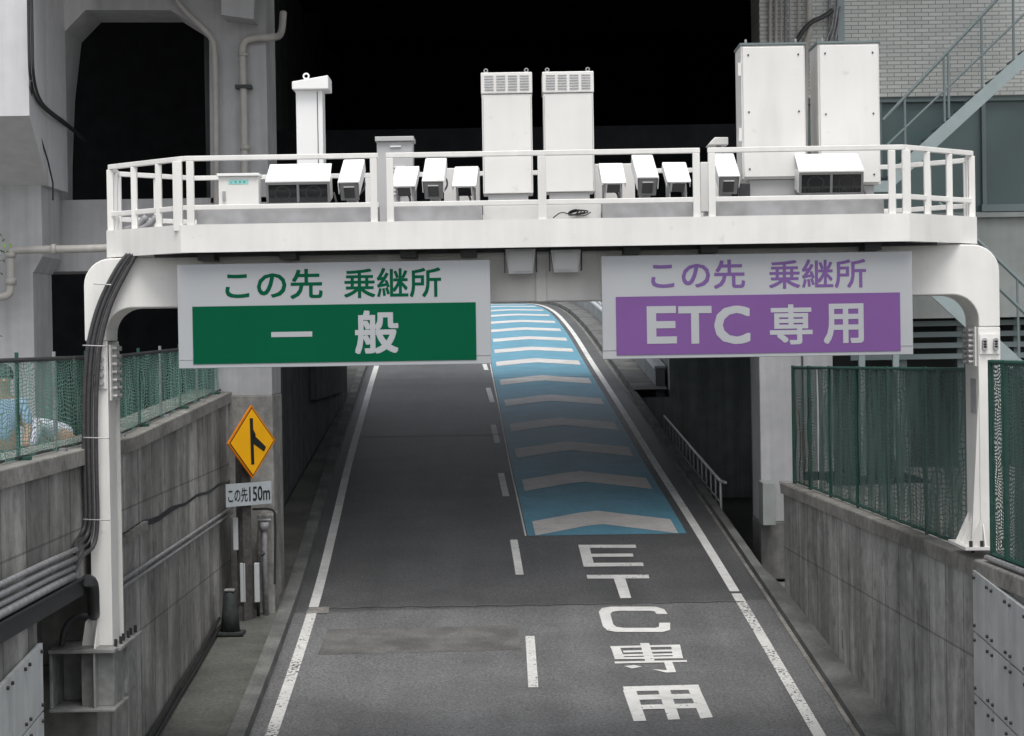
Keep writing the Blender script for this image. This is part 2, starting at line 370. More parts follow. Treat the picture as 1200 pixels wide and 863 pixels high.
# chevrons: left end, peak, right end as (near/far) survey of the first ones, then regular spacing
cy = [on_road(617, 620)[0], on_road(600, 569.6)[0], on_road(596, 532)[0], on_road(590, 502)[0], on_road(587, 473)[0], on_road(585, 448.7)[0], on_road(582, 427)[0]]
while cy[-1] < 112: cy.append(cy[-1] + 4.15)
for y in cy:
    pts_n = []; pts_f = []
    for u in [i / 8 for i in range(9)]:
        off = .36 + 2.52 * u; lift = (1 - abs(u - .47) / .53 if u > .47 else 1 - (.47 - u) / .47) * .95
        yn = y - .62 + lift; yf = y + .62 + lift
        pts_n.append((CX(yn) + off, yn, RZ(yn) + .009)); pts_f.append((CX(yf) + off, yf, RZ(yf) + .009))
    MB().sheet([pts_n, pts_f]).build('chevron', 'chev', road)
# painted characters E T C 専 用, surveyed stroke by stroke on the road
def strokes(name, polys):
    mb = MB()
    for i, poly in enumerate(polys):
        vs = []
        for (px, py) in poly:
            d_, o_ = on_road(px, py); vs.append((CX(d_) + o_, d_, RZ(d_) + .006 + .0006 * i))
        n = len(vs); a = sum(vs[i_][0] * vs[(i_+1) % n][1] - vs[(i_+1) % n][0] * vs[i_][1] for i_ in range(n))
        idx = list(range(n)) if a > 0 else list(range(n))[::-1]
        mb.add(vs, [idx])
    mb.build(name, 'paint', road)
z2 = lambda x, y: (550 + x / 3, 600 + y / 3)
def zp(*q): return [z2(*p) for p in q]
strokes('painted_letter_e', [zp((383, 117), (420, 117), (441, 194), (402, 194)), zp((415, 117), (584, 117), (587, 128), (418, 128)),
        zp((425, 149), (574, 148), (577, 159), (428, 160)), zp((435, 181), (610, 180), (613, 192), (438, 194))])
strokes('painted_letter_t', [zp((412, 223), (630, 222), (633, 235), (415, 236)), zp((507, 234), (548, 234), (569, 304), (531, 305))])
Cs = []
def cpt(u, v, s=0):   # C on a sheared grid: u across, v down
    return z2(450 + u * 240 + v * 25, 335 + v * 90)
outer = [(1.0, .28), (.97, .10), (.86, 0), (.20, 0), (.06, .06), (0, .2), (.0, .78), (.05, .93), (.18, 1.0), (.86, 1.0), (.97, .92), (1.0, .64)]
inner = [(.84, .28), (.82, .18), (.76, .16), (.30, .16), (.20, .20), (.16, .3), (.16, .7), (.2, .8), (.30, .84), (.76, .84), (.82, .80), (.84, .64)]
strokes('painted_letter_c', [[cpt(*outer[i]), cpt(*outer[i + 1]), cpt(*inner[i + 1]), cpt(*inner[i])] for i in range(11)])
strokes('painted_character_sen', [zp((495, 474), (740, 468), (742, 475), (497, 481)), zp((600, 463), (632, 463), (652, 526), (618, 526)),
        zp((498, 479), (530, 479), (546, 518), (512, 520)), zp((710, 476), (742, 474), (750, 513), (716, 515)),
        zp((540, 490), (712, 486), (714, 493), (542, 497)), zp((540, 503), (714, 500), (716, 506), (542, 510)), zp((510, 514), (750, 510), (752, 517), (512, 521)),
        zp((510, 529), (764, 524), (766, 530), (512, 536)), zp((545, 545), (580, 541), (606, 547), (572, 554)),
        zp((683, 528), (712, 527), (727, 566), (697, 567)), zp((642, 556), (697, 560), (727, 567), (690, 568))])
strokes('painted_character_you', [zp((540, 616), (805, 609), (812, 626), (545, 633)), zp((540, 628), (586, 628), (622, 736), (578, 738)), zp((662, 624), (704, 624), (741, 731), (699, 733)),
        zp((768, 622), (808, 620), (856, 724), (813, 729)), zp((560, 647), (800, 641), (806, 658), (566, 664)), zp((572, 682), (815, 675), (824, 692), (580, 697))])
# asphalt patch and joint
def patch(name, poly, m, h=.003):
    vs = []
    for (px, py) in poly:
        d_, o_ = on_road(px, py); vs.append((CX(d_) + o_, d_, RZ(d_) + h))
    MB().add(vs, [list(range(len(vs)))[::-1]]).build(name, m, road)
patch('asphalt_patch', [(384, 738), (606, 733), (611, 762), (372, 768)], 'patch')
patch('expansion_joint', [(362, 713), (386, 712), (385, 719), (358, 720)], 'coping', .011)
def seam(pts, w=.012, m='rust'):
    a_ = [[(CX(y) + o_ - w, y, RZ(y) + .0035), (CX(y) + o_ + w, y, RZ(y) + .0035)] for y, o_ in pts]; MB().sheet(a_).build('road_seam', m, road)
random.seed(3)
for y_, a_, b_ in ((31.05, -3.1, 3.3), (47.5, -3.2, .1), (58.2, -3.2, 3.2)):
    p0 = [[(CX(y_) + a_ + (b_ - a_) * i / 40, y_ + .03 * math.sin(i * 1.7) + q, RZ(y_ + .03 * math.sin(i * 1.7) + q) + .0105) for i in range(41)] for q in (0, .045)]
    MB().sheet(p0).build('road_seam', 'patch', road)
MB().sheet(strip(-12, 118, 3.66, 3.72, .012)).build('gutter_edge', 'coping', road)
# pavements (raised)
def walk(name, xo, xi, h, y0, y1, m='walk'):
    yy = [y for y in ys if y0 < y < y1]; yy = [y0] + yy + [y1]
    mb = MB()
    def rows(y):
        a, b = xo(y), xi(y); z = RZ(y) + h
        return [(a, y, RZ(y) - .25), (a, y, z), (b, y, z), (b, y, RZ(y) - .25)]
    mb.sheet([rows(y) for y in yy])
    return mb
sw = struct(walk('pavement', lambda y: CX(y) - 3.72, lambda y: LWX - .02 if y < 54 else CX(y) - 4.6, .13, -12, 118).build('pavement', 'walk'))
kb = walk('kerb', lambda y: CX(y) - 3.52, lambda y: CX(y) - 3.718, .15, -12, 118).build('kerb', 'kerb', sw)
sr = struct(walk('pavement', lambda y: CX(y) + 3.84, lambda y: (RWX(y) + .02) if y < 31.7 else max(CX(y) + 3.88, 4.17 - (y - 31.7) * .2), .09, -12, 54).build('pavement', 'kerb'))
walk('kerb', lambda y: CX(y) + 3.72, lambda y: CX(y) + 3.85, .11, -12, 54).build('kerb', 'kerb', sr)
sr2 = struct(walk('pavement', lambda y: CX(y) + 3.80, lambda y: CX(y) + 4.7, .15, 54, 118).build('pavement', 'kerb'))
struct(MB().sheet([[(CX(y) + 3.6, y, RZ(y) - .02), (CX(y) + 3.95, y, RZ(y) - .02)] for y in ys]).build('gutter', 'kerb'))
# ground on both sides of the sunken ramp, one sheet reaching the horizon
gm = MB()
LG, RG = E - 1.95, E - 2.32
gm.sheet([[(-900, y, LG), (LWX - .25 if y < 45 else -9, y, LG)] for y in (-60, 10, 30, 45, 45.01, 60, 200, 1200)])
gm.sheet([[(RWX(min(max(y, -12), 31.5)) + .3 if y < 32 else 6.6, y, RG), (900, y, RG)] for y in (-60, -12, 10, 31.5, 32.1, 60, 200, 1200)])
gm.sheet([[(-9, y, LG), (6.6, y, LG - .37)] for y in (122, 200, 1200)])
gm.sheet([[(-9, y, LG), (6.6, y, LG - .37)] for y in (54.6, 122)])
struct(gm.build('ground', 'ground', origin=(0, 30, LG)))
# sunken passage floor on the right beside the ramp
struct(MB().box(4.03, 6.6, 31.6, 54, E - 4.4, E - 4.22).build('passage_floor', 'ground'))

# ================================================================== RETAINING WALLS
lw = thing('retaining_wall', (LWX - .3, 22, E - 5), 'dark stained concrete wall left of the ramp under the light green net, with bundled conduits', 'retaining wall')
mb = MB()
yy = [-12, 0, 10, 15, 18.35]
def wslab(mb, pts, xf, xb, zt, zb):
    rows = [[(xf(y), y, zb(y)), (xf(y), y, zt(y)), (xb(y), y, zt(y)), (xb(y), y, zb(y))] for y in pts]
    mb.sheet(rows); n = len(mb.v); mb.f.append([n-1, n-2, n-3, n-4]); s0 = n - 4 * len(pts); mb.f.append([s0, s0+1, s0+2, s0+3])
base = lambda y: RZ(y) - .3
ct = .16
wslab(mb, [-12, 0, 10, 18.35], lambda y: LWX, lambda y: LWX - .6, lambda y: lwall_top(y) - ct, base)
wslab(mb, [18.35, 20.9], lambda y: LWX, lambda y: LWX - .6, lambda y: lwall_top(y) - ct, lambda y: E - 2.35)
wslab(mb, [18.35, 20.9], lambda y: LWX - .55, lambda y: LWX - .62, lambda y: E - 2.30, base)
wslab(mb, [20.9, 23, 26, 29, 31.6], lambda y: LWX, lambda y: LWX - .6, lambda y: lwall_top(y) - ct, base)
mb.build('wall_face', 'wall', lw)
c_ = MB(); wslab(c_, [-12, 10, 18, 23, 26, 29, 31.4], lambda y: LWX + .05, lambda y: LWX - .65, lwall_top, lambda y: lwall_top(y) - ct); c_.build('coping', 'coping', lw, bevel=.015)
# broken joint line along the face
jt = MB(); jt.sheet([[(LWX + .006, y, E - 2.02 + .02 * math.sin(y * 3)), (LWX + .006, y, E - 2.06 + .02 * math.sin(y * 3) - .03 * (y < 26))] for y in [21.2 + .5 * i for i in range(21)]][::-1]); jt.build('joint', 'dark', lw)
lg = MB()
for i in range(8): lg.box(LWX, LWX + .05, 20.95 + i * .35, 21.28 + i * .35, E - 2.22 + i * .015, E - 2.10 + i * .012)
lg.build('broken_ledge', 'coping', lw)
# cladding panels, joints running with the slope of the ramp
def cladding(parent, xs, y0, y1, ztop, slope, toward, rows_=5, pw=.62, ph=.62):
    y = y0; side = 1 if toward > 0 else -1
    while y > y1:
        yn = y - pw
        for r_ in range(rows_):
            zt = lambda q, r_=r_: ztop(q) - r_ * ph - .012; zb = lambda q, r_=r_: ztop(q) - (r_ + 1) * ph + .012
            pm = MB(); q0, q1 = yn + .01, y - .01
            x0 = xs(y) + side * .02; x1 = xs(y) + side * .06
            X0 = xs(yn) + side * .02; X1 = xs(yn) + side * .06
            pm.add([(X0, q0, zb(q0)), (X1, q0, zb(q0)), (x1, q1, zb(q1)), (x0, q1, zb(q1)), (X0, q0, zt(q0)), (X1, q0, zt(q0)), (x1, q1, zt(q1)), (x0, q1, zt(q1))],
                   [[0, 3, 2, 1], [4, 5, 6, 7], [0, 1, 5, 4], [1, 2, 6, 5], [2, 3, 7, 6], [3, 0, 4, 7]])
            p_ = pm.build('cladding_panel', 'panel', parent)
            bm_ = MB()
            for q in (q0 + .07, q1 - .07):
                for z_ in (zt(q) - .06, zb(q) + .06):
                    bm_.cyl((xs(q) + side * .05, q, z_), (xs(q) + side * .082, q, z_), .018, 6)
            bm_.build('bolt', 'dark', p_)
        y = yn
SL = .093
cladding(lw, lambda y: LWX, 18.3, 13.5, lambda y: E - 2.62 + SL * (y - 18.3), SL, 1, 5)
rw = thing('retaining_wall', (4.7, 22, E - 5), 'streaked grey concrete wall right of the ramp with white bolted panels at its near end', 'retaining wall')
mb = MB(); wslab(mb, [-12, 0, 10, 20, 26, 31.5], RWX, lambda y: RWX(y) + .6, lambda y: E - 2.27 - .14, base)
for f in mb.f: f.reverse()
mb.build('wall_face', 'wall_r', rw)
c_ = MB(); wslab(c_, [-12, 0, 10, 20, 26, 31.53], lambda y: RWX(y) - .04, lambda y: RWX(y) + .64, lambda y: E - 2.24, lambda y: E - 2.27 - .14)
for f in c_.f: f.reverse()
c_.build('coping', 'coping', rw, bevel=.02)
s_ = MB(); s_.box(RWX(27) - .006, RWX(27) + .02, 27.5, 27.56, E - 4.08, E - 3.92).box(RWX(27) - .006, RWX(27) + .02, 27.1, 27.22, E - 4.15, E - 3.9); build_split(s_, 'drain_slot', 'dark', rw)
cladding(rw, RWX, 20.3, 15.5, lambda y: E - 2.33 + SL * (y - 20.3), SL, -1, 5)
# ================================================================== FENCES
def wavy(path, zb, zt, amp, n, nz_=6):
    rows = []; ph = 0
    for i in range(n + 1):
        t = i / n; x, y = path(t); ph += random.uniform(.3, 1.3)
        rows.append([(x + amp * math.sin(ph) * (.5 + .5 * math.sin(math.pi * j / nz_)) + random.uniform(-1, 1) * amp * .15, y, zb(y) + (zt(y) - zb(y)) * j / nz_ + (amp * .6 * math.sin(ph * .7) if j == nz_ else 0)) for j in range(nz_ + 1)])
    return rows
ln = thing('net_fence', (LWX - .25, 22, E - 1), 'light green see-through net fence on top of the left wall, people behind it', 'fence')
FX = LWX - .12
ft = lambda y: E - .10 + (0 if y < 23 else (y - 23) * .014)
MB().sheet(wavy(lambda t: (FX, 12 + 19.2 * t), lambda y: lwall_top(y) + .01, ft, .035, 170)).build('net', 'net', ln, smooth=True)
MB().tube([(FX, 12 + i, ft(12 + i)) for i in range(20)], .022, 8).build('top_rail', 'dark', ln)
MB().tube([(FX, 12 + i, lwall_top(12 + i) + .03) for i in range(20)], .014, 6).build('bottom_rail', 'dark', ln)
for i in range(13):
    y = 12.4 + i * 1.5
    MB().tube([(FX - .03, y, lwall_top(y)), (FX - .03, y, ft(y) + .07)], .018, 8).box(FX - .05, FX + .08, y - .05, y + .05, lwall_top(y), lwall_top(y) + .03).build('post', 'conduit' if i % 2 else 'fencepost', ln)
rn = thing('net_fence', (4.6, 26, E - 2.3), 'dark green screened fence on the right wall between the tunnel pier and the gantry post', 'fence', None)
def RFX(y): return RWX(y) + .12
zb_, zt_ = (lambda y: E - 2.22), (lambda y: E - .47 + (31.2 - y) * .010)
MB().sheet(wavy(lambda t: (RFX(29.3 - 8.4 * t), 29.3 - 8.4 * t), zb_, zt_, .045, 110)).build('net', 'net_r', rn, smooth=True)
MB().sheet(wavy(lambda t: (RFX(31.2 - 1.9 * t), 31.2 - 1.9 * t), zb_, zt_, .015, 20)).build('clear_mesh', 'net_thin', rn, smooth=True)
rl = MB(); rl.cyl((RFX(31.2), 31.2, zt_(31.2)), (RFX(20.9), 20.9, zt_(20.9)), .022, 8); rl.build('top_rail', 'fencepost', rn)
rl = MB(); rl.cyl((RFX(31.2), 31.2, E - 2.2), (RFX(20.9), 20.9, E - 2.2), .02, 8); rl.build('bottom_rail', 'fencepost', rn)
for y in (31.2, 29.9, 28.4, 26.6, 24.8, 22.9, 20.95):
    MB().cyl((RFX(y), y, E - 2.24), (RFX(y), y, zt_(y) + .03), .03 if y > 29 else .02, 8).build('post', 'fencepost', rn)
# dry creeper on the clear mesh
cr = MB()
for k in range(4):
    y = 30.9 - k * .35; p = [(RFX(y) - .03, y + .1 * math.sin(j * 1.3 + k), E - 2.2 + j * .22) for j in range(7 - k % 3)]
    cr.tube(p, .008, 5, smooth=1)
tag(cr.build('dry_creeper', 'bark'), 'thin leafless creeper stems climbing the clear mesh beside the white pier', 'creeper')
nf = thing('net_fence', (4.8, 18, E - 2.3), 'green framed mesh fence at the right edge, in front of the right gantry post', 'fence')
def NFX(y): return 4.70 + (20.2 - y) * .04
MB().sheet(wavy(lambda t: (NFX(20.1 - 5.5 * t), 20.1 - 5.5 * t), zb_, lambda y: E - .29, .004, 60)).build('clear_mesh', 'net_thin', nf, smooth=True)
MB().sheet(wavy(lambda t: (NFX(19.5 - 5 * t) + .03, 19.5 - 5 * t), zb_, lambda y: E - .29, .03, 60)).build('net', 'net_r', nf, smooth=True)
for (z_) in (E - .28, E - 2.17): MB().cyl((NFX(20.1), 20.1, z_), (NFX(14.6), 14.6, z_), .025, 8).build('rail', 'fencepost', nf)
for y in (20.12, 19.62, 18, 16.2): MB().cyl((NFX(y), y, E - 2.24), (NFX(y), y, E - .26), .03, 8).build('post', 'fencepost', nf)
MB().cyl((NFX(20.1) - .07, 20.1, E - 2.2), (NFX(14.6) - .07, 14.6, E - 2.2), .03, 8).build('white_base_pipe', 'conduit', nf)

# ================================================================== VIADUCT
vd = thing('railway_viaduct', (0, 31, E - 4), 'grey painted concrete viaduct with dark chamfered openings behind the gantry', 'viaduct')
d0, d1 = 31.0, 32.2
P = lambda px, py: (X(px, py, d0), Z(px, py, d0))
ztop = E + 9
xl = -12.0
fr = MB()
# portal frame drawn as pieces butted together
UL = [P(65, 235), P(65, 187), P(68, 107), P(76, 37), P(100, 12)]; UR = [P(200, 12), P(245, 40), P(247, 238)]
fr.prism([(xl, UL[0][1]), UL[0], UL[1], UL[2], UL[3], UL[4], (UL[4][0], ztop), (xl, ztop)], d0, d1)
fr.prism([UL[4], UR[0], (UR[0][0], ztop), (UL[4][0], ztop)], d0, d1)
xr = P(316, 300)[0]; xb = P(249, 300)[0]
fr.prism([UR[0], UR[1], UR[2], (xr, UR[2][1]), (xr, ztop), (UR[0][0], ztop)], d0, d1)
zb0 = UL[0][1]; zb1 = P(100, 318)[1]
fr.prism([(xl, zb1 - .02), (P(60, 300)[0], zb1), (xb, zb1), (xb, zb0), (xl, zb0)], d0, d1)
fr.prism([(xb, zb1 - 3), (xr, zb1 - 3), (xr, zb0), (xb, zb0)], d0, d1)
fr.build('portal_frame', 'pier', vd)
zr = Z(285, 463, d0)
mb = MB(); mb.box(xb - .05, xr + .01, d0 - .03, d1, RZ(31) - .3, zr); mb.build('pier_base', 'pier_raw', vd, bevel=.03)
MB().box(xb, xr, d0, d1, zr, zb1 - 3 + .0).build('pier_shaft', 'pier', vd)
# left column with corbel
cl_ = MB(); cxr = X(57, 300, 30); cl_.box(-12, X(47, 380, 30), 29.6, 30.8, LG - .1, Z(40, 320, 30)); cl_.prism([(-12, Z(40, 320, 30)), (X(47, 320, 30), Z(40, 320, 30)), (cxr, Z(57, 302, 30)), (cxr, Z(30, 218, 30)), (-12, Z(30, 218, 30))], 29.6, 30.8)
cl_.build('column', 'pier', vd)
zf = Z(20, 136, 27.5); zk = Z(20, 218, 29.6)
xA = X(33, 60, 27.5); cb = MB()
n = [( -12, 27.5, zf), (xA, 27.5, zf), (X(57, 218, 29.6), 29.6, zk), (-12, 29.6, zk), (-12, 27.5, ztop), (xA, 27.5, ztop), (X(57, 218, 29.6), 29.6, ztop), (-12, 29.6, ztop)]
cb.add(n, [[0, 3, 2, 1], [4, 5, 6, 7], [0, 1, 5, 4], [1, 2, 6, 5], [2, 3, 7, 6], [3, 0, 4, 7]])
cb.box(-12, X(60, 100, 30), 29.6, 31, zk, ztop); cb.build('corbel_block', 'corbel', vd)
MB().prism([P(264, -60), P(266, 25), P(303, 30), P(307, -60)], 30.4, d0 - .003).build('bearing_bracket', 'pier', vd)
# dark interior
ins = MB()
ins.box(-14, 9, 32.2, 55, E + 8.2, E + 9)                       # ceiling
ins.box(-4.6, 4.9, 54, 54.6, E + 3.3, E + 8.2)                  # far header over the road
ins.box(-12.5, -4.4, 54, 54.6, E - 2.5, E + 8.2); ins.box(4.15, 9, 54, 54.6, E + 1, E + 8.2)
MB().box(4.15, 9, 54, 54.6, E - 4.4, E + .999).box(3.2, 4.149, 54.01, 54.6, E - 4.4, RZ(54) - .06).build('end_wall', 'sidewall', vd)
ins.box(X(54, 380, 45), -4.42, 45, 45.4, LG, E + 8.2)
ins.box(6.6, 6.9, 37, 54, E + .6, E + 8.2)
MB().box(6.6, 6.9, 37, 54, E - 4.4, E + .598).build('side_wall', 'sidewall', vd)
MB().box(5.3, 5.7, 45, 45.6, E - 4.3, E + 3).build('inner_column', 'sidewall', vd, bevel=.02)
ins.box(-4.34, 6.59, 35.5, 53.99, E + 3.3, E + 3.7)  # lower slab added to cut the daylight reaching the lanes
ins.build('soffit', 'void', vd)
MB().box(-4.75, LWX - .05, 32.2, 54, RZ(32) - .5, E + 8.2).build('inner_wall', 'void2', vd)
# girders under the ceiling
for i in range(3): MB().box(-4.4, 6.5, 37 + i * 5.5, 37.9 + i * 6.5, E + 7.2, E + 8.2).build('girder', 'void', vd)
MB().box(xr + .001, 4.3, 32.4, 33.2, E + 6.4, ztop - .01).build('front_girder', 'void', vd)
# inner lining box on left wall
MB().box(LWX - .05, LWX + .10, 44, 52, E - 1.2, E - .1).build('duct_box', 'void2', vd, bevel=.02)
MB().box(-6.3, 4.2, 27.7, 30.99, E + 6.1, E + 7.6).build('deck_slab', 'pier', vd)
# drain pipes on the viaduct
def pipe(label, pts, r, m='pipe', sm=2, name='drain_pipe', cat='pipe', collars=(), group=None):
    t = MB().tube(pts, r, 12, smooth=sm).build(name, m, smooth=True); tag(t, label, cat, group)
    for (a, b) in collars: MB().cyl(a, b, r * 1.35, 12).build('collar', m, t, smooth=True)
    return t
dd = d0 - .12
A = lambda px, py, d=dd: at(px, py, d)
pipe('upright pale drainpipe at the right edge of the dark chamfered opening', [A(200, -10), A(215, 12), A(248, 42), A(252, 60), A(253, 150), A(254, 262)], .045)
pipe('pale drainpipe with elbow on the viaduct pier, left of the thin white cabinet', [A(332, 15, 31.6), A(330, 42, 31.4), A(320, 44), A(300, 44), A(284, 48), A(284, 70), A(286, 130), A(287, 262)], .055,
     collars=[(A(284.5, 62), A(284.5, 66)), (A(287, 170), A(287, 176)), (A(286, 232), A(286, 236))])
br_ = MB().box(X(276, 102, dd), X(295, 102, dd), d0 - .2, d0 - .0, Z(285, 104, dd), Z(285, 100, dd)); tag(br_.build('pipe_clamp', 'dark'), 'small black clamp holding the elbowed drainpipe to the pier', 'clamp')
dl = 29.3
pipe('pale horizontal drainpipe with a downward elbow on the grey column left of the gantry', [A(140, 290, dl), A(100, 292, dl), A(20, 293, dl), A(13, 294, dl), A(12.5, 304, dl), A(13, 335, dl), A(11, 347, dl), A(-8, 349, dl)], .058, sm=2,
     collars=[(A(12.5, 296, dl), A(12.6, 302, dl)), (A(13, 326, dl), A(13, 334, dl)), (A(60, 292.5, dl), A(66, 292.3, dl))])
dk = 27.3
for (off, lab) in ((0, 'outer black cable running down the grey corbel block at the upper left'), (4, 'inner black cable running down the grey corbel block at the upper left')):
    pipe(lab, [A(33 + off, -10, dk), A(34 + off, 60, dk), A(35 + off, 92, dk), A(42 + off, 118, dk + .8), A(56 + off, 132, 29.3), A(75 + off, 145, 30.8), A(100, 165, 32.5)], .02, 'dark', 2, 'cable', 'cable', group=None)
pipe('thin black cable slanting from the corbel to the viaduct column', [A(36, 95, dk), A(38, 130, 28.4), A(62, 208, 29.5), A(62, 235, 29.5)], .012, 'dark', 1, 'cable', 'cable')
# ================================================================== TILED BUILDING
bd = thing('tiled_building', (8, 36, E - 4), 'grey tiled building with teal glazing and louvres right of the viaduct', 'building')
dB = 35.0
Q = lambda px, py: (X(px, py, dB), Z(px, py, dB))
zt1 = Z(1050, 114, dB); xL = X(891, 100, dB)
MB().box(xL, 22, dB, dB + 1.2, zt1, E + 12).build('tile_wall', 'tile', bd)
zg = Z(1170, 248, dB)
gb = MB().box(X(925, 200, dB), 22, dB + .15, dB + .4, zg, zt1); gb = gb.build('glazing', 'glassband', bd)
fm = MB()
for px in (930, 1030, 1152, 1290): fm.box(X(px, 180, dB), X(px, 180, dB) + .07, dB + .06, dB + .16, zg, zt1)
fm.box(X(925, 200, dB), 22, dB + .04, dB + .16, zt1 - .08, zt1 + .0); fm.box(X(1150, 245, dB), 22, dB - .05, dB + .16, zg, zg + .12)
fm.build('mullion', 'stairrail', gb)
zc = Z(1170, 372, dB)
MB().box(X(925, 200, dB), 22, dB, dB + 1, zc, zg - .003).build('concrete_band', 'bconc', bd)
MB().box(X(925, 200, dB), 22, dB - .1, dB + .1, zg - .1, zg - .02).build('ledge', 'bconc', bd)
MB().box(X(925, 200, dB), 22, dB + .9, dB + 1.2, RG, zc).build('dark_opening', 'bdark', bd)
for i in range(4):
    z_ = Z(1170, 377 + i * 13, dB); MB().box(X(1000, 380, dB), 22, dB + .3, dB + .42, z_ - .06, z_ + .03).build('louvre_bar', 'stairrail', bd)
for px in (1060, 1128, 1195): MB().box(X(px, 430, dB), X(px, 430, dB) + .12, dB + .4, dB + .6, RG, zc).build('mullion_post', 'stairrail', bd)
# painted corner pier of the building
MB().box(X(890, 450, 35.2), X(940, 450, 35.2), 35.21, 36.4, Z(905, 612, 35.2), zt1 - .004).build('corner_pier', 'pier', bd, bevel=.02)
MB().box(X(889, 450, 35.2), X(941, 450, 35.2), 35.2, 36.4, RZ(35) - .6, Z(905, 612, 35.2) - .002).build('pier_foot', 'grimy', bd, bevel=.02)
MB().box(X(941, 450, 35.2), X(975, 450, 35.2), 35.1, 36, RG, Z(950, 400, 35)).build('inner_pier', 'pier', bd)
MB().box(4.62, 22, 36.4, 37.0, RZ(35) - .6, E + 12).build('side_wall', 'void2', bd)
MB().box(X(894, 590, 34.6), X(909, 590, 34.6), 34.6, 35.2, Z(900, 616, 34.6), Z(900, 566, 34.6)).build('utility_box', 'bconc', bd, bevel=.01)
# conduits up the tile wall
dC = dB - .1
for px, r_, m_ in ((902, .03, 'pipe'), (909, .028, 'pipe'), (915, .018, 'pipe'), (920.5, .024, 'conduit'), (925.5, .016, 'pipe'), (935, .02, 'pipe'), (972, .028, 'conduit')):
    MB().cyl(A(px, -30, dC), A(px + 1, 250, dC), r_, 8).build('conduit', m_, bd, smooth=True)
MB().tube([A(948, -30, dC - .05), A(948, 28, dC - .05), A(949, 38, dC - .05), A(944, 50, dC), A(943, 250, dC)], .055, 10, smooth=1).build('downpipe', 'pipe', bd, smooth=True)
MB().box(X(981, 0, dC), X(989, 0, dC), dC - .02, dB + .01, zg, E + 10).build('cable_duct', 'stair', bd)
MB().tube([A(930, 55, dC - .1), A(938, 40, dC - .12), A(950, 26, dC - .16), A(965, 20, dC - .12), A(976, 12, dC - .1)], .04, 8, smooth=2).build('flexible_hose', 'cable', bd, smooth=True)
for k in range(3): MB().tube([A(977 + k * 4, 8, dC - .08), A(976 + k * 3, 30, dC - .08), A(966 + k * 6, 52, dC - .08), A(966 + k * 6, 80, dC - .08)], .018, 8, smooth=2).build('bent_conduit', 'conduit', bd, smooth=True)
# ================================================================== STEEL STAIR
st = thing('steel_staircase', (9, 33.5, RG), 'grey steel switchback staircase in front of the teal glazing at the right edge', 'staircase')
dS = 33.4; w_ = .95
S = lambda px, py, d=dS: at(px, py, d)
def stringer(a0, a1, b0, b1, d, th=.05):
    mb = MB(); p = [S(*a0, d), S(*a1, d), S(*b1, d), S(*b0, d)]
    mb.prism([(q.x, q.z) for q in p], d, d + th); return mb
ext = lambda a, b, t: (a[0] + (b[0] - a[0]) * t, a[1] + (b[1] - a[1]) * t)
for dy in (0, w_): 
    stringer((1040, 205), (1047, 219), ext((1040, 205), (1200, 60), 1.6), ext((1047, 219), (1200, 79), 1.6), dS + dy).build('stringer', 'stair', st)
tr_ = MB()
pa, pb = S(1050, 203), S(1296, -18)
for i in range(20):
    q = pa + (pb - pa) * (i / 19); tr_.box(q.x - .13, q.x + .13, dS + .055, dS + w_ - .005, q.z - .05, q.z - .02)
tr_.build('tread', 'stairrail', st)
for (a, b, r_) in (((1035, 141), (1168, 0), .028), ((1040, 170), (1200, 17), .02)):
    for dy in (0.02, w_): MB().cyl(S(*a, dS + dy), S(*ext(a, b, 1.7), dS + dy), r_, 8).build('handrail', 'stairrail', st)
for px in (1060, 1106, 1111, 1150, 1187, 1230):
    yt = 141 + (px - 1035) * -1.06; yb = 203 - (px - 1040) * .906
    MB().cyl(S(px, yt, dS + .02), S(px + 1, yb, dS + .02), .022, 8).build('baluster', 'stairrail', st)
# landing
la, lb = X(1000, 215, dS), X(1048, 215, dS); zl = Z(1040, 212, dS)
MB().box(la, lb, dS, dS + 2 * w_ - .5, zl - .18, zl).build('landing', 'stair', st)
for px in (1005, 1045): MB().box(X(px, 300, dS + .4), X(px, 300, dS + .4) + .1, dS + .4, dS + .5, RG, zl - .18).build('support_post', 'stair', st)
dT = 32.6
stringer((1040, 280), (1046, 306), ext((1040, 280), (1200, 424), 1.35), ext((1046, 306), (1200, 446), 1.35), dT).build('stringer', 'stair', st)
stringer((1040, 280), (1046, 306), ext((1040, 280), (1200, 424), 1.35), ext((1046, 306), (1200, 446), 1.35), dT + .75).build('stringer', 'stairrail', st)
for (a, b) in (((1100, 238), (1200, 334)), ((1100, 270), (1200, 366))):
    MB().cyl(S(*a, dT), S(*ext(a, b, 1.7), dT), .03, 8).build('handrail', 'stairrail', st)
for px in (1125, 1158, 1192): MB().cyl(S(px, 238 + (px - 1100) * .96, dT), S(px + 2, 285 + (px - 1045) * .9, dT), .02, 8).build('baluster', 'stairrail', st)
MB().box(X(1010, 290, dT), X(1050, 290, dT), dT, dS + .4, Z(1040, 296, dT), Z(1040, 285, dT)).build('landing', 'stair', st)

